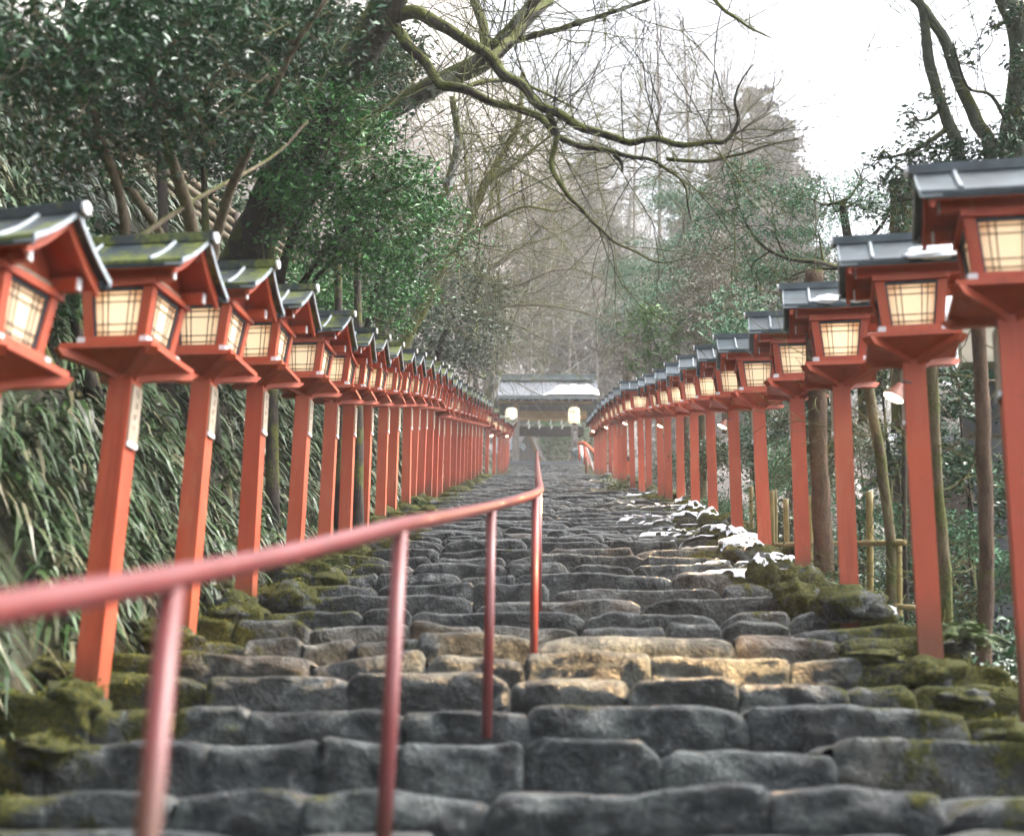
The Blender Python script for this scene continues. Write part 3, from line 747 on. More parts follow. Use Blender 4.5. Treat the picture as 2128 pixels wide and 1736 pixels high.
# ladder-like landing rail, right of the gate
lr = empty('landing_rail', gp(1290, 1700, 60)); tag(lr, 'short red and white painted landing rail at the right of the top steps', 'handrail')
def lrel(zx, zy, Y): return gp(zx, zy, Y)-Vector(lr.location)
MB().tube([lrel(1175,1365,67), lrel(1270,1362,66), lrel(1420,1500,62), lrel(1480,1560,60)], .075, 8).build('top_rail', M['orange'], lr, True)
for zx, zy, Y, zb in ((1180, 1370, 67, 1640), (1268, 1400, 65, 1700), (1300, 1590, 60, 1920)):
    MB().tube([lrel(zx, zy, Y), lrel(zx+4, zb, Y)], .06 if zx > 1200 else .045, 8).build('rail_post', M['orange'] if zx < 1290 else M['red'], lr, True)
MB().tube([lrel(1275,1440,63), lrel(1330,1620,61), lrel(1400,1800,60)], .03, 6).build('side_bar', M['red'], lr, True)
MB().tube([lrel(1300,1430,63.2), lrel(1360,1600,61.2), lrel(1410,1780,60.2)], .02, 6).build('side_bar', M['white'], lr, True)
for t in range(5):
    MB().tube([lrel(1283+14*t,1470+38*t,62.8-.4*t), lrel(1312+14*t,1462+38*t,62.9-.4*t)], .016, 5).build('rung', M['red'], lr, True)
# orange panel behind the right row
ob = empty('orange_cabinet', at(1303, 1022, 44)); ob.rotation_euler = (0, 0, -.2)
tag(ob, 'bright orange panelled box standing behind the right lantern posts', 'box')
MB().box((0, 0, .42), (.17, .17, .43)).build('body', M['orange'], ob)
MB().box((0, -.18, .40), (.16, .008, .009)).build('seam_strip', M['blackbox'], ob)
MB().box((0, 0, .90), (.19, .19, .035)).box((0, 0, .97), (.12, .12, .035)).build('lid', M['blackbox'], ob)
# ------------------------------------------------------------------ house and shed on the right
def house():
    p = at(2100, 860, 15.5); h = empty('house', (p.x, p.y, p.z)); h.rotation_euler = (0, 0, -.12)
    tag(h, 'beige house wall with green gutter and dark windows, behind the nearest right post', 'house')
    MB().box((.9, .0, .95), (1.35, .12, .55)).build('wall', M['beige'], h)
    MB().box((.9, -.02, .02), (1.35, .10, .30)).build('wall', M['beige'], h)
    MB().box((.9, -.10, -1.75), (1.38, .08, 1.45)).build('wainscot', simple('dark_board_wainscot', (.045, .05, .055), .6, .3, 4), h)
    MB().tube([(-.5, -.2, .36), (2.3, -.2, .36)], .05, 8).build('gutter', M['copper'], h, True)
    MB().box((.9, -.22, .45), (1.4, .22, .03)).build('eave', M['beige'], h)
    for x in (-.25, .75, 1.7):
        w = MB().box((x, -.12, .02), (.26, .02, .26)).build('window', M['blackbox'], h)
        MB().box((x, -.145, .02), (.012, .008, .26)).box((x, -.145, .285), (.28, .012, .015)).box((x, -.145, -.245), (.28, .012, .015)).build('window_frame', M['darkwood'], w)
house()
def shed():
    p = at(1905, 960, 19); h = empty('shed', (p.x, p.y, p.z)); tag(h, 'low shed roof with a strip of snow seen between two right lantern posts', 'shed')
    a = .38
    MB().hexa([(-.45,-.5,-.12),(.8,-.5,.32),(.8,1.2,.32),(-.45,1.2,-.12),(-.45,-.5,-.05),(.8,-.5,.39),(.8,1.2,.39),(-.45,1.2,-.05)]).build('roof', M['tile'], h)
    MB().box((.35, .3, -1.05), (.55, .5, 1.02)).build('wall', M['darkwood'], h)
    s = MB().hexa([(-.44,-.49,-.047),(.2,-.49,.178),(.2,-.1,.178),(-.44,-.2,-.047),(-.42,-.48,-.015),(.18,-.48,.20),(.18,-.12,.20),(-.42,-.22,-.015)]).build('roof_snow', M['snow'])
    s.location = h.location; tag(s, 'strip of snow on the shed roof beyond the right posts', 'snow', None, 'thing')
shed()
# ------------------------------------------------------------------ bamboo fence behind the right row
bf = empty('bamboo_fence', at(1700, 1200, 13.5)); tag(bf, 'low fence of yellow bamboo poles behind the right lantern posts', 'fence')
def brel(x, y, F): return at(x, y, F)-Vector(bf.location)
def pole(x0, y0, x1, y1, F, r=.028):
    a, b = brel(x0, y0, F), brel(x1, y1, F); P = []; rd = []
    n = max(3, int((b-a).length/.09))
    for i in range(n+1):
        t = i/n; P.append(a.lerp(b, t)); rd.append(r*(1.10 if i % 3 == 0 else 1))
    MB().tube(P, rd, 8).build('bamboo_pole', M['bamboo'], bf, True)
for x0, y0, x1, y1, F, r in ((1603,1019,1606,1175,15.5,.024),(1609.5,1016,1611,1172,15.6,.024),(1632,1036,1636,1200,15,.026),(1685,1029,1681,1215,13.6,.024),(1806,1020,1808,1260,11.6,.026),(1866,1120,1868,1300,11.0,.024),(1560,1010,1562,1130,17.5,.024),(1530,1000,1531,1100,19.5,.024)):
    pole(x0, y0, x1, y1, F, r)
def rail(pts, r=.022):
    MB().tube([brel(*p) for p in pts], r, 8).build('bamboo_rail', M['bamboo'], bf, True)
rail([(1500,1115,20),(1549,1133,17),(1612,1131,15.5),(1691,1130,13.6),(1800,1128,11.6),(1880,1127,10.8)])
rail([(1590,1185,15.9),(1691,1200,13.6),(1800,1255,11.6),(1900,1262,10.6)], .02)
# ------------------------------------------------------------------ log fence and wall up on the left slope
lf = empty('log_fence', at(300, 400, 18)); tag(lf, 'brown log rail fence climbing the wooded slope above the left lanterns', 'fence')
A = [(20,70,14.5),(140,170,16.2),(250,262,18),(370,362,19.6),(490,455,21.5),(560,500,23),(640,556,25)]
for k in range(4):
    P = [at(x, y+k*30*14/F-8, F)-Vector(lf.location) for x, y, F in A]
    MB().tube(P, .045, 8).build('log_rail', simple('old_log_%d' % k, (.15, .115, .075), .85, .3, 6), lf, True)
for x, y, F in A:
    MB().tube([at(x, y-22*14/F, F-.1)-Vector(lf.location), at(x, y+140*14/F, F-.1)-Vector(lf.location)], .06, 8).build('log_post', M['darkwood'], lf, True)
wl = empty('garden_wall', at(200, 200, 21)); tag(wl, 'white plastered wall glimpsed through the leaves high on the left slope', 'wall')
P = [at(-60, -60, 18)-Vector(wl.location), at(120, 60, 19.5)-Vector(wl.location), at(260, 180, 21)-Vector(wl.location), at(470, 372, 24)-Vector(wl.location)]
mb = MB()
for i in range(3):
    a, b = P[i], P[i+1]; h = Vector((0, 0, .75)); t = Vector((.02, .12, 0))
    mb.hexa([a, b, b+t, a+t, a+h, b+h, b+t+h, a+t+h])
w = mb.build('wall_panel', M['plaster'], wl)
for i in range(9):
    t = i/8*2.999; k = int(t); q = P[k].lerp(P[k+1], t-k); MB().box((q.x, q.y-.06, q.z+.4), (.05, .04, .5)).build('timber_stud', M['darkwood'], wl)
# ------------------------------------------------------------------ vegetation helpers
def leafmat(name, cols, rough=.35, spec=.6, transl=.0, speck=0.0):
    m, nt, b = newmat(name)
    g = N(nt, 'ShaderNodeNewGeometry')
    c = ramp(nt, g.outputs['Random Per Island'], [(i/(len(cols)-1), q) for i, q in enumerate(cols)])
    nt.links.new(c, b.inputs['Base Color']); b.inputs['Roughness'].default_value = rough; b.inputs['Specular IOR Level'].default_value = spec
    return m
G = {}
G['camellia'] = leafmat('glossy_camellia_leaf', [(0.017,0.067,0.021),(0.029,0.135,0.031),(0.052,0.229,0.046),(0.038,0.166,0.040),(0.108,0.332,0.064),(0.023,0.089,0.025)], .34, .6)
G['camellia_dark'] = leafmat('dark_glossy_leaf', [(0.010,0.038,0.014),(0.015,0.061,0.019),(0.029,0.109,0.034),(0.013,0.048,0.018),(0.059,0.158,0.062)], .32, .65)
G['bright'] = leafmat('bright_green_leaf', [(.05,.13,.02),(.09,.20,.03),(.12,.24,.05),(.06,.15,.03)], .4)
G['sasa'] = leafmat('bamboo_grass_blade', [(0.017,0.045,0.011),(0.030,0.072,0.017),(0.059,0.122,0.031),(0.021,0.050,0.015),(0.090,0.134,0.059),(0.037,0.083,0.019),(0.181,0.156,0.080),(0.013,0.033,0.011)], .38, .55)
G['fern'] = leafmat('fern_green', [(.05,.09,.02),(.08,.13,.03),(.12,.17,.05)], .6)
G['hinoki'] = leafmat('cypress_spray', [(0.040,0.121,0.062),(0.070,0.189,0.099),(0.121,0.276,0.144),(0.057,0.151,0.079),(0.189,0.343,0.189)], .6, .3)
G['cedar'] = leafmat('cedar_needles', [(0.128,0.128,0.098),(0.195,0.180,0.143),(0.255,0.225,0.188),(0.150,0.150,0.112)], .8, .2)
G['grass'] = leafmat('pale_grass', [(.10,.13,.05),(.16,.19,.08),(.07,.10,.035),(.22,.22,.11)], .6)
def barkmat(name, dark, light, moss, lichen=0.0, mosscol=((.03,.04,.008),(.13,.14,.02)), z0=-.05):
    m, nt, b = newmat(name)
    geo = N(nt, 'ShaderNodeNewGeometry'); pos = geo.outputs['Position']
    n = noisen(nt, 14, 6, .7, pos, sc=(1, 1, .35)); n2 = noisen(nt, 60, 4, .7, pos)
    c = ramp(nt, n, [(.3, dark), (.7, light)])
    if lichen:
        c = mixc(nt, fr(nt, noisen(nt, 3.2, 5, .6, pos), .60-lichen*.1, .64-lichen*.1), c, (.33, .34, .32))
    nz = N(nt, 'ShaderNodeSeparateXYZ'); nt.links.new(geo.outputs['Normal'], nz.inputs[0])
    mm = math_(nt, 'ADD', math_(nt, 'MULTIPLY', nz.outputs[2], .25), noisen(nt, 2.5, 6, .7, pos))
    mf = fr(nt, mm, .62-moss*.35+z0, .72-moss*.35+z0)
    mc = ramp(nt, n2, [(.3, mosscol[0]), (.7, mosscol[1])])
    c = mixc(nt, mf, c, mc)
    nt.links.new(c, b.inputs['Base Color']); b.inputs['Roughness'].default_value = .9
    bump(nt, b, math_(nt, 'ADD', n, math_(nt, 'MULTIPLY', n2, .4)), .03, .9); return m
B = {}
B['mossy'] = barkmat('mossy_bark', (.014,.010,.008), (.055,.045,.035), .62, 0, ((.03,.04,.008),(.15,.16,.025)), .0)
B['dark'] = barkmat('dark_wet_bark', (.014,.010,.008), (.065,.05,.038), .25)
B['lichen'] = barkmat('lichen_bark', (.035,.028,.022), (.13,.11,.09), .45, 1.0)
B['tan'] = barkmat('tan_stem_bark', (.09,.065,.042), (.24,.19,.135), .1)
B['twig'] = barkmat('grey_brown_twig', (.20,.165,.15), (.50,.44,.41), .03)
B['pale'] = barkmat('pale_birch_bark', (.30,.28,.26), (.62,.60,.58), .0)
B['cedar'] = barkmat('brown_cedar_bark', (.045,.028,.018), (.17,.105,.065), .15)
B['cedarG'] = barkmat('greenish_cedar_bark', (.06,.045,.025), (.20,.16,.085), .4)
def unit(v):
    return v/np.maximum(1e-9, np.linalg.norm(v, axis=-1, keepdims=True))
def leaves(cen, size, rng, flat=.5, ratio=.45, droop=0.0, fold=.25):
    """folded rhombus leaves; cen Nx3"""
    n = len(cen); s = size*rng.uniform(.65, 1.3, (n, 1))
    d = rng.normal(size=(n, 3)); d[:, 2] = d[:, 2]*(1-flat)-droop; d = unit(d)
    up = rng.normal(size=(n, 3))*.6+np.array([0, -.15, 1]); w = unit(np.cross(d, up)); nn = unit(np.cross(w, d))
    a = cen-d*s*.5; t = cen+d*s*.5-nn*s*.08; l = cen-w*s*ratio*.5+nn*s*fold*.3; r = cen+w*s*ratio*.5+nn*s*fold*.3
    V = np.stack([a, l, t, r], 1).reshape(-1, 3); F = np.arange(4*n).reshape(n, 4); return V, F
def blades(base, direc, length, width, rng, bend=1.0, seg=3):
    """drooping strap leaves; base Nx3, direc Nx3 unit"""
    n = len(base); L = length[:, None]; W_ = width[:, None]
    side = unit(np.cross(direc, np.array([0, 0, 1.0])+rng.normal(size=(n, 3))*.3))
    P = []
    for i in range(seg+1):
        t = i/seg; c = base+direc*L*t; c[:, 2] -= (L[:, 0]*bend*t*t*.75)
        wd = W_*(.45+1.1*t if t < .5 else (1.0-t)*2.0*.98+.02)*.5
        P.append(c-side*wd); P.append(c+side*wd)
    V = np.stack(P, 1).reshape(-1, 3); k = 2*(seg+1)
    F = np.concatenate([np.stack([np.arange(n)*k+2*i, np.arange(n)*k+2*i+1, np.arange(n)*k+2*i+3, np.arange(n)*k+2*i+2], 1) for i in range(seg)])
    return V, F
class Segs:
    def __init__(s): s.a = []; s.b = []; s.ra = []; s.rb = []
    def add(s, a, b, ra, rb): s.a.append(tuple(a)); s.b.append(tuple(b)); s.ra.append(ra); s.rb.append(rb)
    def line(s, P, r0, r1):
        n = len(P)-1
        for i in range(n): s.add(P[i], P[i+1], r0+(r1-r0)*i/n, r0+(r1-r0)*(i+1)/n)
    def mesh(s, n=4):
        a, b = np.array(s.a), np.array(s.b); ra, rb = np.array(s.ra), np.array(s.rb)
        t = unit(b-a); ref = np.where(np.abs(t[:, 2:3]) < .9, np.array([[0, 0, 1.0]]), np.array([[1.0, 0, 0]]))
        u = unit(np.cross(t, ref)); w = np.cross(t, u); V = []
        for c, r in ((a, ra), (b+t*rb[:, None]*.3, rb)):
            for k in range(n):
                q = 2*pi*k/n; V.append(c+(u*math.cos(q)+w*math.sin(q))*r[:, None])
        V = np.stack(V, 1).reshape(-1, 3); m = len(a); o = np.arange(m)*2*n
        F = np.concatenate([np.stack([o+k, o+(k+1) % n, o+n+(k+1) % n, o+n+k], 1) for k in range(n)])
        return V, F
def rdir(rng, z=0): 
    v = Vector((rng.gauss(0, 1), rng.gauss(0, 1), rng.gauss(0, 1)+z)); return v.normalized()
def grow(S, tips, p, d, L, r, depth, rng, wig=.22, up=.08, fork=2.4, spread=.55, shrink=.72, nseg=3, rk=.62):
    for i in range(nseg):
        d = (d + rdir(rng)*wig + Vector((0, 0, up))).normalized(); q = p+d*(L/nseg)
        r2 = r*(1-(1-.8)*(i+1)/nseg); S.add(p, q, r*(1-.2*i/nseg), r2); p = q
        if depth > 0 and i < nseg-1 and rng.random() < .65:
            nd = (d + rdir(rng)*spread*1.4).normalized(); grow(S, tips, p, nd, L*shrink*.8, r*.45, depth-1, rng, wig, up, fork, spread, shrink, nseg, rk)
    tips.append(p)
    if depth <= 0: return
    k = 2 if rng.random() < (3-fork) else 3
    for j in range(k):
        nd = (d + rdir(rng)*spread).normalized(); grow(S, tips, p, nd, L*shrink*rng.uniform(.8, 1.15), r*rk, depth-1, rng, wig, up, fork, spread, shrink, nseg, rk)
def crown_leaves(clumps, per, size, rng, sub=9, flatz=.55, **kw):
    cs = []
    for c, r in clumps:
        c = np.array(c); n = int(per*r*r)
        sc = c + unit(rng.normal(size=(sub, 3)))*rng.uniform(.25, 1.0, (sub, 1))*r*np.array([1, 1, .7])
        idx = rng.integers(0, sub, n); cs.append(sc[idx]+rng.normal(size=(n, 3))*r*.235*np.array([1, 1, flatz]))
    return leaves(np.concatenate(cs), size, rng, **kw)
def V3(p): return Vector((float(p[0]), float(p[1]), float(p[2])))
def tree(name, label, cat, stems, clumps, bark, leaf, per=900, size=.07, seed=1, group=None, side=1.0, twigs=True, sub=9, bare=0, btips=0, **kw):
    """stems: list of (points[(x,y,F)], r0, r1); clumps: (x,y,F,r)"""
    rng = np.random.default_rng(seed); rr = random.Random(seed)
    base = at(*stems[0][0][0]); root = empty(name, base); tag(root, label, cat, group); B0 = Vector(base)
    tk = MB(); allp = []
    for pts, r0, r1 in stems:
        P = catmull([at(*p) for p in pts], 5); n = len(P)
        jt = min(.05, r0*.9)*(1.0 if name == 'leaning_tree' and r0 < .08 else .25)
        P = [p+Vector((mnoise.noise(p*4.1), mnoise.noise(p*4.1+Vector((9,0,0))), mnoise.noise(p*4.1+Vector((0,7,0)))))*jt*min(1, i/4) for i, p in enumerate(P)]
        rad = [max(.004, (r0+(r1-r0)*(i/(n-1)))*(1+.12*mnoise.noise(P[i]*3))) for i in range(n)]
        tk.tube([p-B0 for p in P], rad, 10 if r0 > .05 else 7); allp += [(p, r) for p, r in zip(P, rad)]
    tk.build('trunk', bark, root, True)
    cl = [(at(x, y, F), r) for x, y, F, r in clumps]
    S = Segs()
    for c, r in cl:
        if not twigs: continue
        q, rq = min(allp, key=lambda t: (t[0]-c).length)
        L = (c-q).length
        if L > 6*r+2: continue
        mid = q.lerp(c, .5)+rdir(rr)*L*.12 + Vector((0, 0, -.06*L)); P = catmull([q, mid, c], 4); r0 = min(rq*.7, .02+.012*L)
        S.line([p-B0 for p in P], r0, r0*.35)
        for j in range(6):
            S.line([p-B0 for p in (c.lerp(mid, rr.random()*.4), c+rdir(rr)*r*.5, c+rdir(rr)*r*.95)], r0*.35, .003)
    if bare:
        tips = []
        for j in range(bare):
            p, r = rr.choice(allp[len(allp)//5:]); grow(S, tips, p-B0, rdir(rr, .3), rr.uniform(.35, .8)*side, min(r*.35, .0055*side), btips, rr, .20, .04, 2.3, .5, .7)
    if S.a: npmesh('branches', *S.mesh(4), bark, root)
    if cl:
        V, F = crown_leaves([(c-B0, r) for c, r in cl], per, size, rng, sub, **kw)
        npmesh('crown', V, F, leaf, root)
    return root
# ------------------------------------------------------------------ left bank: bamboo grass
def bank_grass():
    rng = np.random.default_rng(3); Vs_, Fs_, off = [], [], 0
    for (y0, y1, n, Lm, wm, xs) in ((5.5, 12, 13000, .34, .034, 3.6), (12, 22, 14000, .38, .038, 5), (22, 38, 11000, .46, .046, 8), (38, 66, 9000, .55, .05, 10)):
        y = rng.uniform(y0, y1, n); s = rng.uniform(0, 1, n)**1.25*xs; x = -2.32-s
        z = groundz(x, y)+.02
        # clumping
        cl = np.array([mnoise.noise(Vector((a*1.3, b*1.3, 2))) for a, b in zip(x, y)])
        keep = cl > -.22 + .0*s; x, y, z = x[keep], y[keep], z[keep]; m = len(x)
        base = np.stack([x, y, z+rng.uniform(0, .22, m)], 1)
        d = rng.normal(size=(m, 3))*np.array([.62, .85, .42]) + np.array([.62, -.22, .22]); d = unit(d)
        V, F = blades(base, d, rng.uniform(.55, 1.35, m)*Lm, rng.uniform(.6, 1.3, m)*wm, rng, 1.15)
        Vs_.append(V); Fs_.append(F+off); off += len(V)
    o = npmesh('bamboo_grass', np.concatenate(Vs_), np.concatenate(Fs_), G['sasa']); tag(o, 'drooping bamboo grass covering the steep left bank', 'bamboo grass', None, 'stuff')
bank_grass()
def undergrowth():
    rng = np.random.default_rng(5); Vs_, Fs_, off = [], [], 0
    specs = [(-14, -5.2, 8, 70, 5200, .05, 14), (2.3, 6.5, 8, 30, 2600, .045, 14), (2.2, 12, 30, 72, 2200, .07, 14), (-10, 10, 82, 100, 1500, .09, 14)]
    for x0, x1, y0, y1, n, sz, per in specs:
        x = rng.uniform(x0, x1, n); y = rng.uniform(y0, y1, n); z = groundz(x, y)
        c = np.stack([x, y, z+.1], 1); c = np.repeat(c, per, 0)+rng.normal(size=(n*per, 3))*np.array([.22, .22, .16])
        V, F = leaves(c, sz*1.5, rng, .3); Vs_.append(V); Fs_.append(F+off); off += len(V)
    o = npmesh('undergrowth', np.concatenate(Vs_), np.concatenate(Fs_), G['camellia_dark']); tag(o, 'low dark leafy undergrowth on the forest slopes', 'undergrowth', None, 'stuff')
undergrowth()
# ------------------------------------------------------------------ mossy rocks and small plants at the stair edges
def edge_rocks():
    k = 0
    for sd, li in (('L', LP['L']), ('R', LP['R'])):
        for i, (o, F) in enumerate(li):
            if F > 45: continue
            for j in range(4 if F < 26 else 2):
                if j in (0, 2) and R.random() < .5: continue
                sx = -1 if sd == 'L' else 1
                if j == 0: x = o.location.x - sx*R.uniform(.16, .34); y = o.location.y + R.uniform(-.2, .5)
                elif j == 1: x = o.location.x + sx*R.uniform(.1, .4); y = o.location.y + R.uniform(.2, .8)
                elif j == 2: x = o.location.x - sx*R.uniform(-.1, .25); y = o.location.y + R.uniform(.7, 1.1)
                else: x = o.location.x + R.uniform(-.06, .06); y = o.location.y - .17
                rx, ry, rz_ = R.uniform(.12, .26), R.uniform(.11, .2), R.uniform(.06, .12)
                if j == 3: rx, ry, rz_ = R.uniform(.16, .24), .13, R.uniform(.10, .13)
                if j == 1: rx, rz_ = rx*.8, rz_*.7
                if F < 10: rx, ry, rz_ = rx*.75, ry*.75, rz_*.7
                zz = prof(y)-.02 + R.uniform(-.03, .03) + (.05 if sd == 'R' and F > 9 else 0)
                b = blobobj('mossy_rock', (x, y, zz), (rx, ry, rz_), R.uniform(0, 99), M['mossrock'], 16 if F < 16 else 10, 0, R.uniform(-.5, .5))
                where = ('on the stair side of', 'on the bank side of', 'just uphill of', 'right against the foot of')[j]
                tag(b, 'mossy rock %s the %s post in the %s lantern row' % (where, ORD[i], 'left' if sd == 'L' else 'right'), 'rock', 'mossy rocks along the stair edges')
edge_rocks()
bpy.context.view_layer.update(); DG = bpy.context.evaluated_depsgraph_get()
def hit(x, y, top=.75):
    z0 = prof(y)+top
    ok, loc, nor, _, ob, _ = scene.ray_cast(DG, Vector((x, y, z0)), Vector((0, 0, -1)), distance=2.5)
    if ok and ob.name.startswith(('stone', 'mossy', 'ground')): return loc.z, nor.z
    return None, 0
def moss():
    rng = np.random.default_rng(17); C = []
    for sx in (-1, 1):
        for y in rng.uniform(5, 46, 5200):
            hw = halfw(y); x = sx*(hw - .10 + abs(rng.normal())*.28*rng.choice([-1, 1])) + (.0 if sx < 0 else -.05)
            if mnoise.noise(Vector((x*1.6, y*1.6, 4))) + .25*(abs(x)-hw+.1)/.3 < .02: continue
            z, nz = hit(x, y)
            if z is None: continue
            m = 15; C.append(np.array([x, y, z+.004])+rng.normal(size=(m, 3))*np.array([.035, .035, .008]))
    C = np.concatenate(C); V, F = leaves(C, .019, rng, -.4, .7)
    o = npmesh('moss', V, F, leafmat('living_moss', [(.035,.045,.008),(.08,.09,.015),(.14,.14,.025),(.20,.17,.04),(.06,.08,.012)], .9, .1)); tag(o, 'yellow-green moss cushions along both edges of the stone stairs', 'moss', None, 'stuff')
moss()
def snow_ground():
    seen_l = set()
    spots = [(1570,1192,.42,.22),(1625,1182,.30,.2),(1440,1112,.4,.4),(1476,1146,.36,.3),(1410,1092,.4,.4),(1545,1180,.3,.22),(1530,1172,.34,.24),(1372,1090,.4,.5),(1500,1158,.45,.26),(1545,1163,.3,.2),(1385,1102,.55,.5),(1425,1120,.42,.4),(1360,1075,.5,.5),(1402,1084,.4,.4),(1440,1098,.35,.4),(1465,1140,.36,.3),(1335,1052,.5,.6),(1308,1043,.4,.5),(1280,1032,.5,.7),(1385,1135,.3,.3),(1812,1284,.26,.16),(1500,1133,.36,.3),(1262,1008,.4,.7),(1720,1195,.2,.16),(1352,1110,.28,.3),(1600,1205,.3,.2)]
    for i, (x, y, rx, ry) in enumerate(spots):
        F = float(np.interp(-y, [-1300, -1215, -1172, -1150, -1130, -1100, -1071, -1047, -1025, -1000], [9.8, 11.8, 13.9, 15.9, 18.3, 20.4, 24.6, 30, 36, 42]))
        p = at(x, y, F); rx *= 1.25; ry *= 1.25; nx, ny = 60, 44; sd = R.uniform(0, 99); V = []; idx = {}; Fc = []
        for a in range(nx):
            for b in range(ny):
                u, v = 2*a/(nx-1)-1, 2*b/(ny-1)-1; X, Y = p.x+u*rx, p.y+v*ry
                e = 1-u*u-v*v+.75*mnoise.noise(Vector((X*4, Y*4, sd)))+.45*mnoise.noise(Vector((X*11, Y*11, sd)))
                if e < 0: continue
                z, nz = hit(X, Y, .45)
                if z is None or nz < .25: continue
                idx[a, b] = len(V); V.append((X-p.x, Y-p.y, z-p.z+min(.05, e*.09)-.004))
        for a in range(nx-1):
            for b in range(ny-1):
                k4 = [(a, b), (a+1, b), (a+1, b+1), (a, b+1)]
                if all(k in idx for k in k4):
                    q = [idx[k] for k in k4]; zs_ = [V[k][2] for k in q]
                    if max(zs_)-min(zs_) < .05: Fc.append(tuple(q))
        if not Fc: continue
        mb = MB(); mb.V = V; mb.F = Fc; o = mb.build('snow_patch', M['snow'], None, True); o.location = p
        best = min(range(len(LP['R'])), key=lambda k: (LP['R'][k][0].location-p).length)
        lab = next(q for q in ('%s snow patch on the rocks near the foot of the %s right post' % (a, ORD[best]) for a in ('wide', 'small', 'ragged', 'flat', 'narrow', 'thin', 'broken', 'melting')) if q not in seen_l); seen_l.add(lab)
        tag(o, lab, 'snow', 'snow patches along the right stair edge', 'thing')
snow_ground()
def fern(px, py, F, s, seed, lab, mat='fern', nb=16):
    rng = np.random.default_rng(seed); p = at(px, py, F)
    Vs_, Fs_, off = [], [], 0
    for k in range(nb):
        a = rng.uniform(0, 2*pi); el = rng.uniform(.3, 1.1); L = s*rng.uniform(.6, 1.1)
        d = np.array([math.cos(a)*math.cos(el), math.sin(a)*math.cos(el), math.sin(el)])
        t = np.linspace(.12, 1, 14); c = d[None]*L*t[:, None]; c[:, 2] -= L*.55*t**2
        sd = np.cross(d, [0, 0, 1]); sd = sd/np.linalg.norm(sd)
        for q in (-1, 1):
            dd = unit(np.tile(sd*q+d*.4, (14, 1))); V, Fc = blades(c.copy(), dd, L*.30*np.sin(np.clip(t*2.6, .3, pi-.15))+.004, np.full(14, L*.07), rng, .5, 2)
            Vs_.append(V); Fs_.append(Fc+off); off += len(V)
    o = npmesh('fern', np.concatenate(Vs_), np.concatenate(Fs_), G[mat]); o.location = p; tag(o, lab, 'fern')
fern(1712,1215,12.2,.26,1,'light green fern beside a dark tree trunk behind the right posts')
fern(2010,1330,8.2,.26,2,'pale feathery fern on the mossy bank near the right picture edge')
fern(1605,1170,14.2,.22,3,'small fern growing on the mossy rocks among the middle right posts')
fern(1962,1325,8.6,.2,4,'small dark green fern behind the foot of the second right post')
fern(690,1178,13.0,.20,5,'small light fern on the mossy rocks by the left posts')
fern(870,1050,23,.25,6,'little green plant among mossy rocks on the left stair edge')
def tuft(px, py, F, s, seed, lab, n=60, mat='grass'):
    rng = np.random.default_rng(seed); p = at(px, py, F)
    a = rng.uniform(0, 2*pi, n); el = rng.uniform(.5, 1.4, n); d = np.stack([np.cos(a)*np.cos(el), np.sin(a)*np.cos(el), np.sin(el)], 1)
    V, F_ = blades(rng.normal(size=(n, 3))*s*.12*np.array([1, 1, .1]), d, rng.uniform(.5, 1.1, n)*s, np.full(n, s*.035), rng, .9)
    o = npmesh('grass_tuft', V, F_, G[mat]); o.location = p; tag(o, lab, 'grass tuft', None, 'thing')
tuft(1275,1020,30,.55,1,'arching pale grass tuft at the edge of the upper right stairs', 90)
tuft(1262,1003,35,.4,2,'fine grass tuft below the far right posts')
tuft(1296,1008,33,.45,3,'grass tuft beside the orange box behind the right posts')
# ------------------------------------------------------------------ trees of the left slope
cam_c = G['camellia']
tree('camellia_tree', 'multi-stemmed evergreen with wet glossy leaves overhanging the two nearest left lanterns', 'tree',
     [([(420,640,10.5),(400,480,10.2),(350,300,9.6),(300,120,9.0)], .06, .02), ([(430,640,10.6),(455,470,10.4),(520,300,10),(600,120,9.6),(680,0,9.4)], .045, .012),
      ([(400,640,10.4),(330,480,10),(220,330,9.3),(120,230,8.8)], .04, .012), ([(250,640,9.6),(260,460,9.4),(200,250,9),(160,60,8.6)], .04, .012), ([(200,560,9.2),(380,430,10),(560,330,10.8),(640,250,11)], .022, .008)],
     [(40,40,8.0,.62),(160,50,8.4,.60),(280,40,8.6,.62),(400,50,9,.60),(510,40,9.4,.62),(600,90,9.8,.55),(90,150,8.3,.50),(230,160,8.8,.52),(360,170,9.1,.52),(470,150,9.4,.52),(330,250,9.2,.42),(430,240,9.4,.40),(500,230,9.6,.36),(170,260,8.9,.42),(50,260,8.5,.36),(260,330,9.3,.28),(130,360,9.2,.32),(700,20,10,.5),(20,140,8.0,.4)],
     B['tan'], G['camellia_dark'], 2000, .064, 21)
tree('camellia_tree', 'bushy evergreen with bright glossy leaves behind the third to fifth left lanterns', 'tree',
     [([(575,640,15),(590,540,14.6),(640,430,14.2),(700,330,13.8)], .06, .02), ([(600,640,15),(660,540,14.8),(760,430,14.4),(840,380,14.2)], .04, .012), ([(560,640,15),(540,520,14.4),(560,400,14),(600,260,13.6)], .04, .012), ([(650,640,15),(655,580,14.9),(720,520,14.8),(800,470,14.6)], .03, .01)],
     [(600,240,13.2,.55),(680,300,13.6,.60),(610,340,13.6,.55),(690,390,14,.60),(770,350,14.2,.55),(620,430,14,.52),(720,460,14.4,.60),(810,430,14.6,.50),(850,400,15,.40),(650,520,14.6,.50),(740,540,14.8,.50),(560,430,13.8,.42),(800,510,15,.40),(780,290,14,.35),(870,440,15.2,.35),(560,300,13.4,.4),(690,220,13.4,.4)],
     B['dark'], cam_c, 2700, .064, 22)
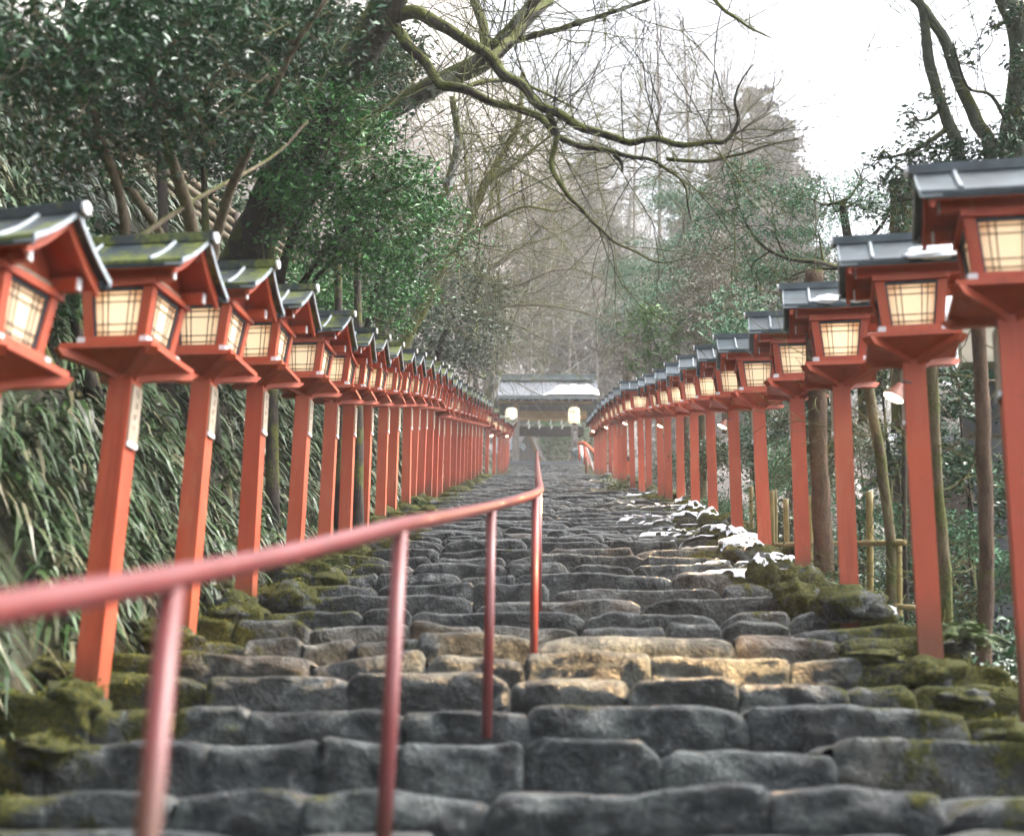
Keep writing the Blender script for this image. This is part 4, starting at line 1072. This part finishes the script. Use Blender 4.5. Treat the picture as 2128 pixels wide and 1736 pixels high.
tree('evergreen_tree', 'dense small-leaved evergreen on the bank behind the middle of the left lantern row', 'tree',
     [([(760,720,21),(770,640,20.8),(800,560,20.6),(850,480,20.4)], .06, .02), ([(700,700,20),(690,620,19.8),(720,540,19.6)], .05, .02)],
     [(850,480,20,.75),(800,540,20.4,.75),(720,590,20,.7),(880,560,21,.7),(780,620,21,.7),(690,560,19.6,.6),(920,440,20.6,.5),(660,620,19,.6),(840,630,21.6,.6),(620,590,18.4,.55)],
     B['dark'], G['camellia'], 2100, .075, 23)
tree('evergreen_tree', 'grey-green evergreen thicket between the mossy trunks behind the far left lanterns', 'tree',
     [([(900,780,32),(920,700,31.5),(950,620,31)], .09, .03), ([(960,760,34),(975,690,33.6),(990,600,33)], .08, .03)],
     [(940,620,31,1.1),(900,670,31,1.0),(960,690,33,1.0),(880,730,32,.9),(940,750,34,.9),(990,600,34,.9),(1000,660,36,.8),(900,590,30,.9),(860,660,29,.8),(985,730,38,.8)],
     B['dark'], leafmat('grey_green_leaf', [(.035,.06,.035),(.06,.10,.055),(.09,.14,.08),(.05,.08,.05),(.14,.17,.12)], .4, .7), 1500, .10, 24)
for i, (x, y, F, s) in enumerate(((560,120,15,1.5),(420,300,14,.9),(740,120,18,1.2),(700,180,17,1.2),(330,60,13.5,1.3),(20,560,9.8,.8),(130,560,10.6,.8))):
    p = at(x, y, F); zb = float(groundz(p.x, p.y)); q = pix((p.x+.2, p.y+.3, zb))
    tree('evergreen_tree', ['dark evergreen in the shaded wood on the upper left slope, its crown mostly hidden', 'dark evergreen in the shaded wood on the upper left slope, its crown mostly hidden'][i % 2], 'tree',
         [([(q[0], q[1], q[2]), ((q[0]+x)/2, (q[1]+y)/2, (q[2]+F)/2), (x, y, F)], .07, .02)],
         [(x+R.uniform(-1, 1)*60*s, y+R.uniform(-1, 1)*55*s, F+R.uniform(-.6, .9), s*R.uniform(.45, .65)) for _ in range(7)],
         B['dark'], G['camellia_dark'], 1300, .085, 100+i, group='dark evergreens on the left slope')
# the big leaning tree whose mossy limb crosses the sky
mt = tree('leaning_tree', 'dark leaning tree whose long mossy limbs arch over the stairs', 'tree',
     [([(470,640,15.5),(510,540,15),(560,430,14.5),(640,290,14),(710,170,13.6),(790,40,13.2),(830,-60,13)], .26, .13),
      ([(790,45,13.2),(840,31,13.1),(885,37,13),(935,62,12.9),(990,97,12.8),(1050,150,12.7),(1100,195,12.6),(1150,236,12.5),(1205,264,12.4),(1262,284,12.3),(1330,295,12.2),(1400,294,12.1),(1470,297,12),(1510,286,11.9),(1532,255,11.8),(1529,215,11.7),(1545,170,11.6),(1570,130,11.5)], .062, .004),
      ([(805,45,13.2),(850,92,13.1),(888,142,13),(922,176,12.9),(960,190,12.8),(1010,201,12.9),(1060,222,12.9),(1120,252,12.8),(1170,288,12.7),(1225,307,12.7),(1280,322,12.6),(1335,331,12.6),(1385,347,12.5),(1420,385,12.5),(1432,430,12.5),(1438,455,12.5)], .052, .004),
      ([(1140,236,12.5),(1158,285,12.5),(1148,335,12.5),(1162,382,12.4),(1200,430,12.4),(1250,480,12.3),(1310,518,12.3),(1375,541,12.2),(1430,538,12.2)], .030, .003),
      ([(1275,321,12.6),(1290,338,12.6),(1293,358,12.6)], .022, .008),
      ([(1385,330,12.6),(1460,335,12.4),(1530,322,12.2),(1600,300,12),(1660,290,11.9)], .018, .005),
      ([(960,190,12.8),(1000,172,13),(1060,168,13.2),(1130,190,13.4),(1200,230,13.5)], .024, .008),
      ([(1140,0,14.5),(1110,30,14.2),(1075,60,14),(1040,100,13.6),(1010,130,13.4)], .05, .03),
      ([(1460,-30,13),(1510,25,12.8),(1560,60,12.6),(1600,80,12.5)], .02, .006)],
     [], B['mossy'], cam_c, seed=31, bare=170, btips=2, side=1.0)
tree('lichen_tree', 'grey trunk with pale lichen and a line of snow, leaning across behind the mossy limb', 'tree',
     [([(600,470,18.5),(680,330,18.2),(745,262,18),(835,213,17.6),(925,166,17.2),(1010,122,16.8),(1070,60,16.5),(1130,-10,16.2)], .15, .09),
      ([(975,-20,17.6),(1000,40,17.2),(1012,120,16.9)], .05, .06), ([(1050,90,16.7),(1160,60,16.4),(1290,20,16),(1400,-20,15.8)], .04, .012)],
     [], B['lichen'], cam_c, seed=32, bare=70, btips=2, side=1.4)
tree('twin_trunk_tree', 'dark trunk mottled with white lichen behind the sixth left lantern', 'tree',
     [([(785,730,24),(797,674,24),(824,623,24),(854,576,24),(876,529,24),(890,470,24),(925,400,24),(950,300,24),(940,200,24)], .135, .05), ([(795,700,24.3),(806,630,24.4),(825,585,24.5),(858,535,24.5),(880,480,24.5)], .10, .06)],
     [], B['lichen'], cam_c, seed=33, bare=60, btips=2, side=1.8)
tree('mossy_tree', 'yellow-green mossy tree leaning right above the left lantern row', 'tree',
     [([(830,740,26),(846,698,26),(880,638,26),(908,582,26),(927,538,26),(955,508,26),(985,440,26),(1008,380,26),(1055,300,26),(1080,240,26),(1085,150,26)], .115, .035),
      ([(955,508,26),(990,480,25.8),(1040,450,25.6),(1090,430,25.4),(1160,440,25.2)], .05, .015), ([(985,440,26),(970,380,26),(965,300,26.4),(945,250,26.6)], .045, .015),
      ([(1008,380,26),(1060,350,25.8),(1120,300,25.4),(1190,250,25)], .04, .012)],
     [], barkmat('yellow_mossy_bark', (.05,.04,.025), (.16,.13,.09), 1.3, 0, ((.07,.075,.02),(.20,.19,.05))), cam_c, seed=34, bare=110, btips=2, side=1.7)
tree('pale_barked_tree', 'pale curved tree with wide low branches above the far left lanterns', 'tree',
     [([(905,765,34),(918,736,34),(955,680,34),(984,627,34),(999,591,34),(1021,559,34),(1068,524,34),(1130,470,34),(1180,400,34),(1210,330,34)], .12, .025),
      ([(993,619,34),(1021,606,34),(1068,595,33.8),(1110,578,33.6),(1148,563,33.4),(1200,560,33.2),(1260,585,33)], .05, .012),
      ([(982,663,34),(1030,642,33.8),(1068,634,33.6),(1110,634,33.4),(1160,638,33.2),(1230,655,33),(1290,690,33)], .045, .01),
      ([(982,663,34),(1040,670,33.8),(1077,678,33.6),(1105,692,33.4),(1148,713,33.2),(1190,722,33)], .035, .012)],
     [], barkmat('pale_pinkish_bark', (.16,.12,.10), (.42,.36,.32), .25, .3), cam_c, seed=35, bare=90, btips=2, side=2.2)
tree('forked_tree', 'dark forked tree standing at the left corner of the gate roof', 'tree',
     [([(1008,852,62),(1018,824,62),(1031,783,62),(1037,757,62),(1055,715,62),(1066,680,62),(1080,640,62),(1100,590,62),(1115,540,62)], .24, .05), ([(1034,765,62),(1040,730,62),(1030,690,62),(1027,655,62),(1022,600,62)], .12, .04)],
     [], B['lichen'], cam_c, seed=36, bare=40, btips=2, side=4.0)
def thin_tree(label, pts, r0, r1, bark, seed, bare=40, side=2.5, group=None, name='slender_tree'):
    return tree(name, label, 'tree', [(pts, r0, r1)], [], bark, cam_c, seed=seed, bare=bare, btips=2, side=side, group=group)
rr_ = random.Random(77)
for i in range(15):
    x = rr_.uniform(905, 1010) if i < 9 else rr_.uniform(560, 900); F = rr_.uniform(38, 60) if i < 9 else rr_.uniform(26, 36)
    y = 790 if i < 9 else 700-(900-x)*.25; dx = rr_.uniform(-10, 50)
    thin_tree('slender bare trunk in the wood above the left lantern row', [(x, y+20, F), (x+dx*.3, y-90, F), (x+dx*.6, y-190, F), (x+dx, y-320, F)], .07, .02, B['twig'] if i % 3 else B['tan'], 300+i, 25, 2.4, 'slender bare trunks above the left lanterns')
# ------------------------------------------------------------------ right side trees
def rtrunk(label, pts, r0, r1, bark, seed, name='cedar_tree'):
    tree(name, label, 'tree', [(pts, r0, r1)], [], bark, cam_c, seed=seed, bare=14, btips=1, side=.8)
rtrunk('thick dark brown trunk between the third and fourth right posts', [(1716,1330,12.4),(1713,1221,12.4),(1706,1050,12.4),(1700,900,12.4),(1694,700,12.4),(1690,560,12.4)], .09, .07, B['cedar'], 41)
rtrunk('thin greenish trunk leaning left between the second and third right posts', [(1856,1380,11),(1853,1276,11),(1850,1125,11),(1833,988,11),(1812,851,11),(1795,700,11)], .045, .036, B['cedarG'], 42)
rtrunk('tan peeling trunk close behind the second right post', [(1966,1420,10),(1963,1297,10),(1960,1160,10),(1948,1022,10),(1939,851,10),(1932,680,10)], .046, .036, B['cedarG'], 43)
rtrunk('reddish brown trunk between the two nearest right posts', [(2046,1440,9.6),(2045,1341,9.6),(2049,1160,9.6),(2045,1022,9.6),(2041,851,9.6),(2030,640,9.6)], .052, .044, B['cedar'], 44)
rtrunk('thin dark stem behind the third right post', [(1885,1330,12.5),(1880,1150,12.5),(1878,950,12.5),(1870,700,12.5)], .022, .016, B['dark'], 45, 'young_tree')
rtrunk('dark trunk far behind the eighth right post', [(1440,1110,32),(1432,990,32),(1425,880,32),(1420,760,32)], .10, .08, B['cedar'], 46)
rtrunk('dark mossy trunk behind the seventh right post', [(1455,1150,25),(1460,1000,25),(1458,850,25)], .07, .06, B['cedarG'], 47)
hk = G['hinoki']
tree('cypress_tree', 'feathery green cypress with drooping dark branches above the right lanterns', 'tree',
     [([(1800,880,17),(1790,700,17),(1770,560,16.6),(1750,420,16.4)], .09, .04), ([(1760,560,16.4),(1700,545,16),(1650,540,16),(1600,522,16),(1565,490,16),(1535,430,16),(1520,380,16)], .028, .008), ([(1640,540,16),(1615,500,16),(1605,440,16)], .016, .006),
      ([(1780,520,16.6),(1830,470,16.4),(1850,430,16)], .03, .01)],
     [(1500,440,16,.40),(1545,400,16,.38),(1480,400,16,.28),(1600,400,16,.38),(1650,440,16,.42),(1700,480,16.2,.42),(1560,470,16,.34),(1620,490,16,.34),(1680,410,16.4,.35),(1730,430,16.6,.42),(1780,420,16.6,.40),(1830,440,16.6,.42),(1520,350,16,.22),(1500,520,16.4,.36),(1560,560,16.6,.42),(1620,580,16.8,.42),(1690,580,17,.45),(1760,540,17,.45),(1820,560,17,.45),(1850,390,16.6,.32),(1790,370,16.6,.3),(1590,350,16.2,.2)],
     B['dark'], hk, 4200, .055, 51, flatz=.35, ratio=.22, droop=.25)
tree('broadleaf_tree', 'large forked tree rising against the white sky at the top right', 'tree',
     [([(2120,520,13.5),(2103,300,13.5),(2113,225,13.5),(2118,75,13.5),(2088,0,13.5),(2075,-60,13.5)], .13, .08), ([(1995,420,13.5),(1988,300,13.5),(1963,240,13.5),(1933,140,13.5),(1918,30,13.5),(1905,-10,13.5)], .065, .035),
      ([(2060,420,13.5),(2053,300,13.5),(2028,250,13.5),(1988,160,13.5),(1963,85,13.5),(1913,10,13.5),(1880,-20,13.5)], .07, .035), ([(2103,280,13.5),(2060,200,13.4),(2010,180,13.3),(1980,90,13.2)], .02, .008)],
     [(2110,330,13.3,.45),(2040,320,13.4,.34),(2000,350,13.5,.34),(1930,310,13.6,.30),(1880,360,13.6,.32),(2140,250,13.3,.38),(2080,380,13.5,.45),(1960,380,13.6,.40),(1850,420,13.7,.35),(1900,250,13.5,.16),(2010,110,13.3,.16),(2125,140,13.2,.25),(2060,60,13.3,.12),(1940,200,13.4,.14),(1830,330,13.6,.16),(2120,20,13.2,.2)],
     barkmat('green_wet_bark', (.035,.042,.03), (.10,.115,.08), .3), G['camellia_dark'], 2600, .06, 52, bare=60, btips=2, side=.9)
tree('broken_tree', 'thick ivy-covered broken trunk behind the nearest right lantern roof', 'tree',
     [([(1880,900,15),(1878,700,15),(1876,500,15),(1874,372,15)], .14, .13)], [(1880,430,14.8,.24),(1868,500,14.8,.24),(1885,560,14.8,.24)], B['cedarG'], hk, 4200, .05, 53)
shr = [(1560,930,19,.9),(1640,960,16,.9),(1620,1080,15.5,.7),(1740,930,14.5,.8),(1780,1060,13.5,.7),(1760,1180,12.8,.5),(1900,920,13.5,.8),(1900,1080,12.5,.7),(1910,1210,11.6,.5),(2010,980,12,.7),(2010,1130,11.5,.6),(2010,1270,10.6,.45),(2110,1040,10.8,.7),(2110,1200,10.2,.6),(2110,1330,9.6,.4),(1480,960,22,1.0),(1500,1060,19.5,.8),(1400,980,28,1.0),(1690,860,14,.6),(1660,800,15,.6),(1850,950,24,1.2),(1950,900,22,1.2),(2040,950,20,1.1),(1780,900,24,1.1),(1700,1000,22,1.0),(1600,1000,26,1.1),(1900,1150,18,.8),(2050,1180,16,.8),(1980,1060,18,.9),(1830,780,14,.6),(1990,820,12.5,.6),(1740,760,15,.6),(1560,860,18,.7),(1630,880,16.6,.7)]
names = ['bush','bush']
for i, (x, y, F, s) in enumerate(shr):
    F *= 1.13; p = at(x, y, F); zb = float(groundz(p.x, p.y)); q = pix((p.x, p.y, zb-.1))
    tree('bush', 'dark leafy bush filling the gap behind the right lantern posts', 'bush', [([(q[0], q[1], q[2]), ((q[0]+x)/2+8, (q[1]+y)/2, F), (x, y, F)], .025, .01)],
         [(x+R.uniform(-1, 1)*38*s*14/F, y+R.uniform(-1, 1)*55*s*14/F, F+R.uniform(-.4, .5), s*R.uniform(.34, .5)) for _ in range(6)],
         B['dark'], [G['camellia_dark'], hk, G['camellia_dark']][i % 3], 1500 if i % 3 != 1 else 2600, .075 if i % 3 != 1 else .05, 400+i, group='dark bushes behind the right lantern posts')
tree('bush', 'bright yellow-green leafy bush above the far right lanterns', 'bush', [([(1350,800,34),(1352,740,34),(1358,680,34)], .04, .02)],
     [(1345,660,34,.55),(1385,690,33.6,.55),(1330,700,34,.55),(1370,740,34,.55),(1415,700,33,.45),(1345,755,34,.5),(1430,650,33,.3)], B['twig'], G['bright'], 900, .13, 61)
for i, (x, y, F, s) in enumerate(((1300,740,45,1.5),(1440,620,40,1.8),(1480,560,36,1.5),(1400,600,46,2.0),(1500,680,30,1.3),(1580,650,26,1.2),(1450,720,33,1.2),(1340,620,55,2.2),(1290,700,60,1.6),(1560,720,24,.9),(1640,640,22,1.0),(1420,500,50,2.2),(1520,610,34,1.5))):
    tree('conifer', ['soft grey-green conifer in the wood beyond the right lanterns'][0], 'tree', [([(x+10, y+220*30/F, F), (x+5, y+60, F), (x, y-60*s*20/F, F)], .10, .03)],
         [(x+R.uniform(-1, 1)*55*s*28/F, y+R.uniform(-1, 1)*75*s*28/F, F+R.uniform(-1, 1.5), s*R.uniform(.40, .6)) for _ in range(9)],
         B['cedar'], G['hinoki'] if i % 2 else G['cedar'], 900, .13, 500+i, group='conifers in the wood beyond the right lanterns', flatz=.3, ratio=.2, droop=.3)
# bushes seen through the gate
for i, (x, y, F, s) in enumerate(((1150,905,84,2.2),(1180,925,83,1.8),(1135,935,84,1.8),(1165,880,88,2.2),(1225,900,80,1.8),(1250,930,76,1.5),(1120,880,90,2.2))):
    tree('bush', 'green bush seen through and beside the gate opening', 'bush', [([(x, y+50, F), (x+3, y+20, F), (x, y, F)], .06, .03)],
         [(x+R.uniform(-1, 1)*22*s, y+R.uniform(-1, 1)*16*s, F+R.uniform(-1, 1), s*R.uniform(.35, .55)) for _ in range(6)], B['twig'], G['camellia'] if i % 2 == 0 else leafmat('pale_green_leaf', [(.06,.10,.04),(.10,.15,.07),(.16,.20,.11)], .4), 330, .16, 600+i, group='bushes behind the gate', bare=30, btips=1, side=3)
# ------------------------------------------------------------------ far hillside: bare trees and cedars
def bare_proto(seed, H, bark):
    rr = random.Random(seed); S = Segs(); tips = []
    root = empty('bare_tree'); d = Vector((rr.uniform(-.12, .12), rr.uniform(-.1, .1), 1)).normalized(); p = Vector((0, 0, -.5)); r = H*.011
    P = [p]; T = MB(); n = 7
    for i in range(n): 
        d = (d+rdir(rr)*.10+Vector((0, 0, .06))).normalized(); p = p+d*H*.6/n; P.append(p)
        if i > 1:
            for _ in range(2): grow(S, tips, p, (rdir(rr)+Vector((0, 0, .7))).normalized(), H*.16, r*.42, 3, rr, .24, .06, 2.5, .6, .70)
    grow(S, tips, p, d, H*.2, r*.5, 3, rr, .24, .08)
    T.tube(P, [r*(1-.5*i/n) for i in range(n+1)], 8).build('trunk', bark, root, True)
    V, F = S.mesh(3); npmesh('branches', V, F, bark, root); return root
def cedar_proto(seed, H):
    rng = np.random.default_rng(seed); root = empty('cedar_tree')
    MB().tube([(0,0,-.5),(0,0,H*.5),(0,0,H)], [H*.014, H*.01, .03], 8).build('trunk', B['cedar'], root, True)
    C = []; S = Segs()
    nb = 150
    for k in range(nb):
        t = (k/nb)**.85; z = H*(.18+.80*t); L = H*.16*(1-t)**.5*rng.uniform(.5, 1.2)+.25; a = rng.uniform(0, 2*pi)
        e = np.array([math.cos(a)*L, math.sin(a)*L, -L*.12*rng.uniform(0, 2)]); o = np.array([0, 0, z]); S.add(o, o+e, .05, .015)
        m = int(120*(L/(H*.17))+35); u = rng.uniform(.2, 1.05, (m, 1)); C.append(o+e*u+rng.normal(size=(m, 3))*np.array([.30, .30, .16])*L*.42)
    V, F = leaves(np.concatenate(C), .42, rng, .3, .28, .35); npmesh('crown', V, F, G['cedar'], root)
    V, F = S.mesh(3); npmesh('branches', V, F, B['cedar'], root); return root
bps = [bare_proto(901+i, 12+1.5*i, [B['twig'], B['twig'], B['pale'], B['twig']][i]) for i in range(4)]
cps = [cedar_proto(951, 22), cedar_proto(952, 19)]
rf_ = random.Random(5); nb = 0; usedb = [0]*4; usedc = [0]*2
def put(protos, used, i, x, y, s, lab, cat, grp):
    o = protos[i] if not used[i] else copy_tree(protos[i]); used[i] = 1
    o.location = (x, y, float(groundz(x, y))-.2); o.rotation_euler = (0, 0, rf_.uniform(0, 6.28)); o.scale = (s, s, s*rf_.uniform(.9, 1.15))
    tag(o, lab, cat, grp); return o
k = 0
for Y in np.linspace(86, 205, 17):
    half = .36*Y
    nrow = int(half*2/(5.2+Y*.012))
    for j in range(nrow):
        x = -half + 2*half*(j+rf_.uniform(.1, .9))/nrow + .0; y = Y+rf_.uniform(-3.5, 3.5)
        if y < 96 and abs(x) < 6: continue
        if x > 30 and rf_.random() < .4: continue
        i = rf_.choice([0, 1, 3, 0, 1, 3, 2]); 
        if rf_.random() < .12: put(cps, usedc, rf_.randrange(2), x, y, rf_.uniform(.55, .8), 'hazy conifer among the bare trees on the far hillside', 'tree', 'conifers on the misty hillside')
        else: put(bps, usedb, i, x, y, rf_.uniform(.75, 1.15), 'bare leafless tree on the misty hillside behind the gate', 'tree', 'bare trees on the misty hillside')
        k += 1
# tall cedars against the sky
for x, ytop, F, s, lab in ((1568,85,118,1.0,'tallest cedar, hazy and rounded, standing against the white sky'),(1505,300,112,.8,'cedar just left of the tallest hazy cedar on the skyline'),(1615,330,108,.85,'cedar just right of the tallest hazy cedar on the skyline'),(1235,300,120,.9,'hazy low cedar on the hillside directly above the gate'),(1150,330,112,.9,'hazy low cedar on the hillside just left of the gate'),(1420,330,104,.75,'low hazy cedar between the gate and the tallest cedar'),(1660,420,98,.7,'rightmost small cedar on the skyline beside the white sky')):
    top = at(x, ytop, F); zg = float(groundz(top.x, top.y)); H = top.z-zg; H = max(10, min(H, 60))
    pr = cps[R.randrange(2)]; o = copy_tree(pr); o.location = (top.x, top.y, top.z-H); sc = H/21; o.scale = (max(s, sc*.62)*(1.75 if ytop == 85 else 1.35),)*2 + (sc,); o.rotation_euler = (0, 0, R.uniform(0, 6)); tag(o, lab, 'tree')
    if 'group' in o: del o['group']
thin_tree('pale white trunk rising behind the gate, right of centre', [(1292,760,85),(1296,690,85),(1300,620,85),(1303,560,85),(1308,470,85),(1312,400,85)], .26, .12, B['pale'], 71, 40, 6)
for i, (x, y0, y1, F) in enumerate(((1100,700,200,88),(1180,740,120,92),(1240,700,250,90),(1370,560,60,58),(1430,520,30,66),(1320,520,-20,84),(1480,500,160,60),(1150,600,20,86),(1530,560,200,48))):
    thin_tree('tall thin bare tree with fine twigs spreading over the gate and sky', [(x, y0+120, F), (x+R.uniform(-12, 12), (y0*.7+y1*.3), F), (x+R.uniform(-20, 20), (y0*.3+y1*.7), F), (x+R.uniform(-30, 30), y1, F)], .10, .02, B['twig'], 800+i, 90, F*.05, 'fine twigged bare trees over the gate')
# ------------------------------------------------------------------ winter haze
hz = MB().box((0, 100, 55), (100, 140, 62)).build('haze', M['snow']); hz.data.materials.clear()
m = bpy.data.materials.new('cold_haze'); m.use_nodes = True; nt = m.node_tree; nt.nodes.clear()
o_ = nt.nodes.new('ShaderNodeOutputMaterial'); pv = nt.nodes.new('ShaderNodeVolumePrincipled'); pv.inputs['Density'].default_value = 0.0014
pv.inputs['Color'].default_value = (1, .985, .975, 1); pv.inputs['Anisotropy'].default_value = .2
nt.links.new(pv.outputs[0], o_.inputs['Volume']); hz.data.materials.append(m); tag(hz, kind='stuff')
hz['label'] = 'pale winter haze thickening towards the far hillside'
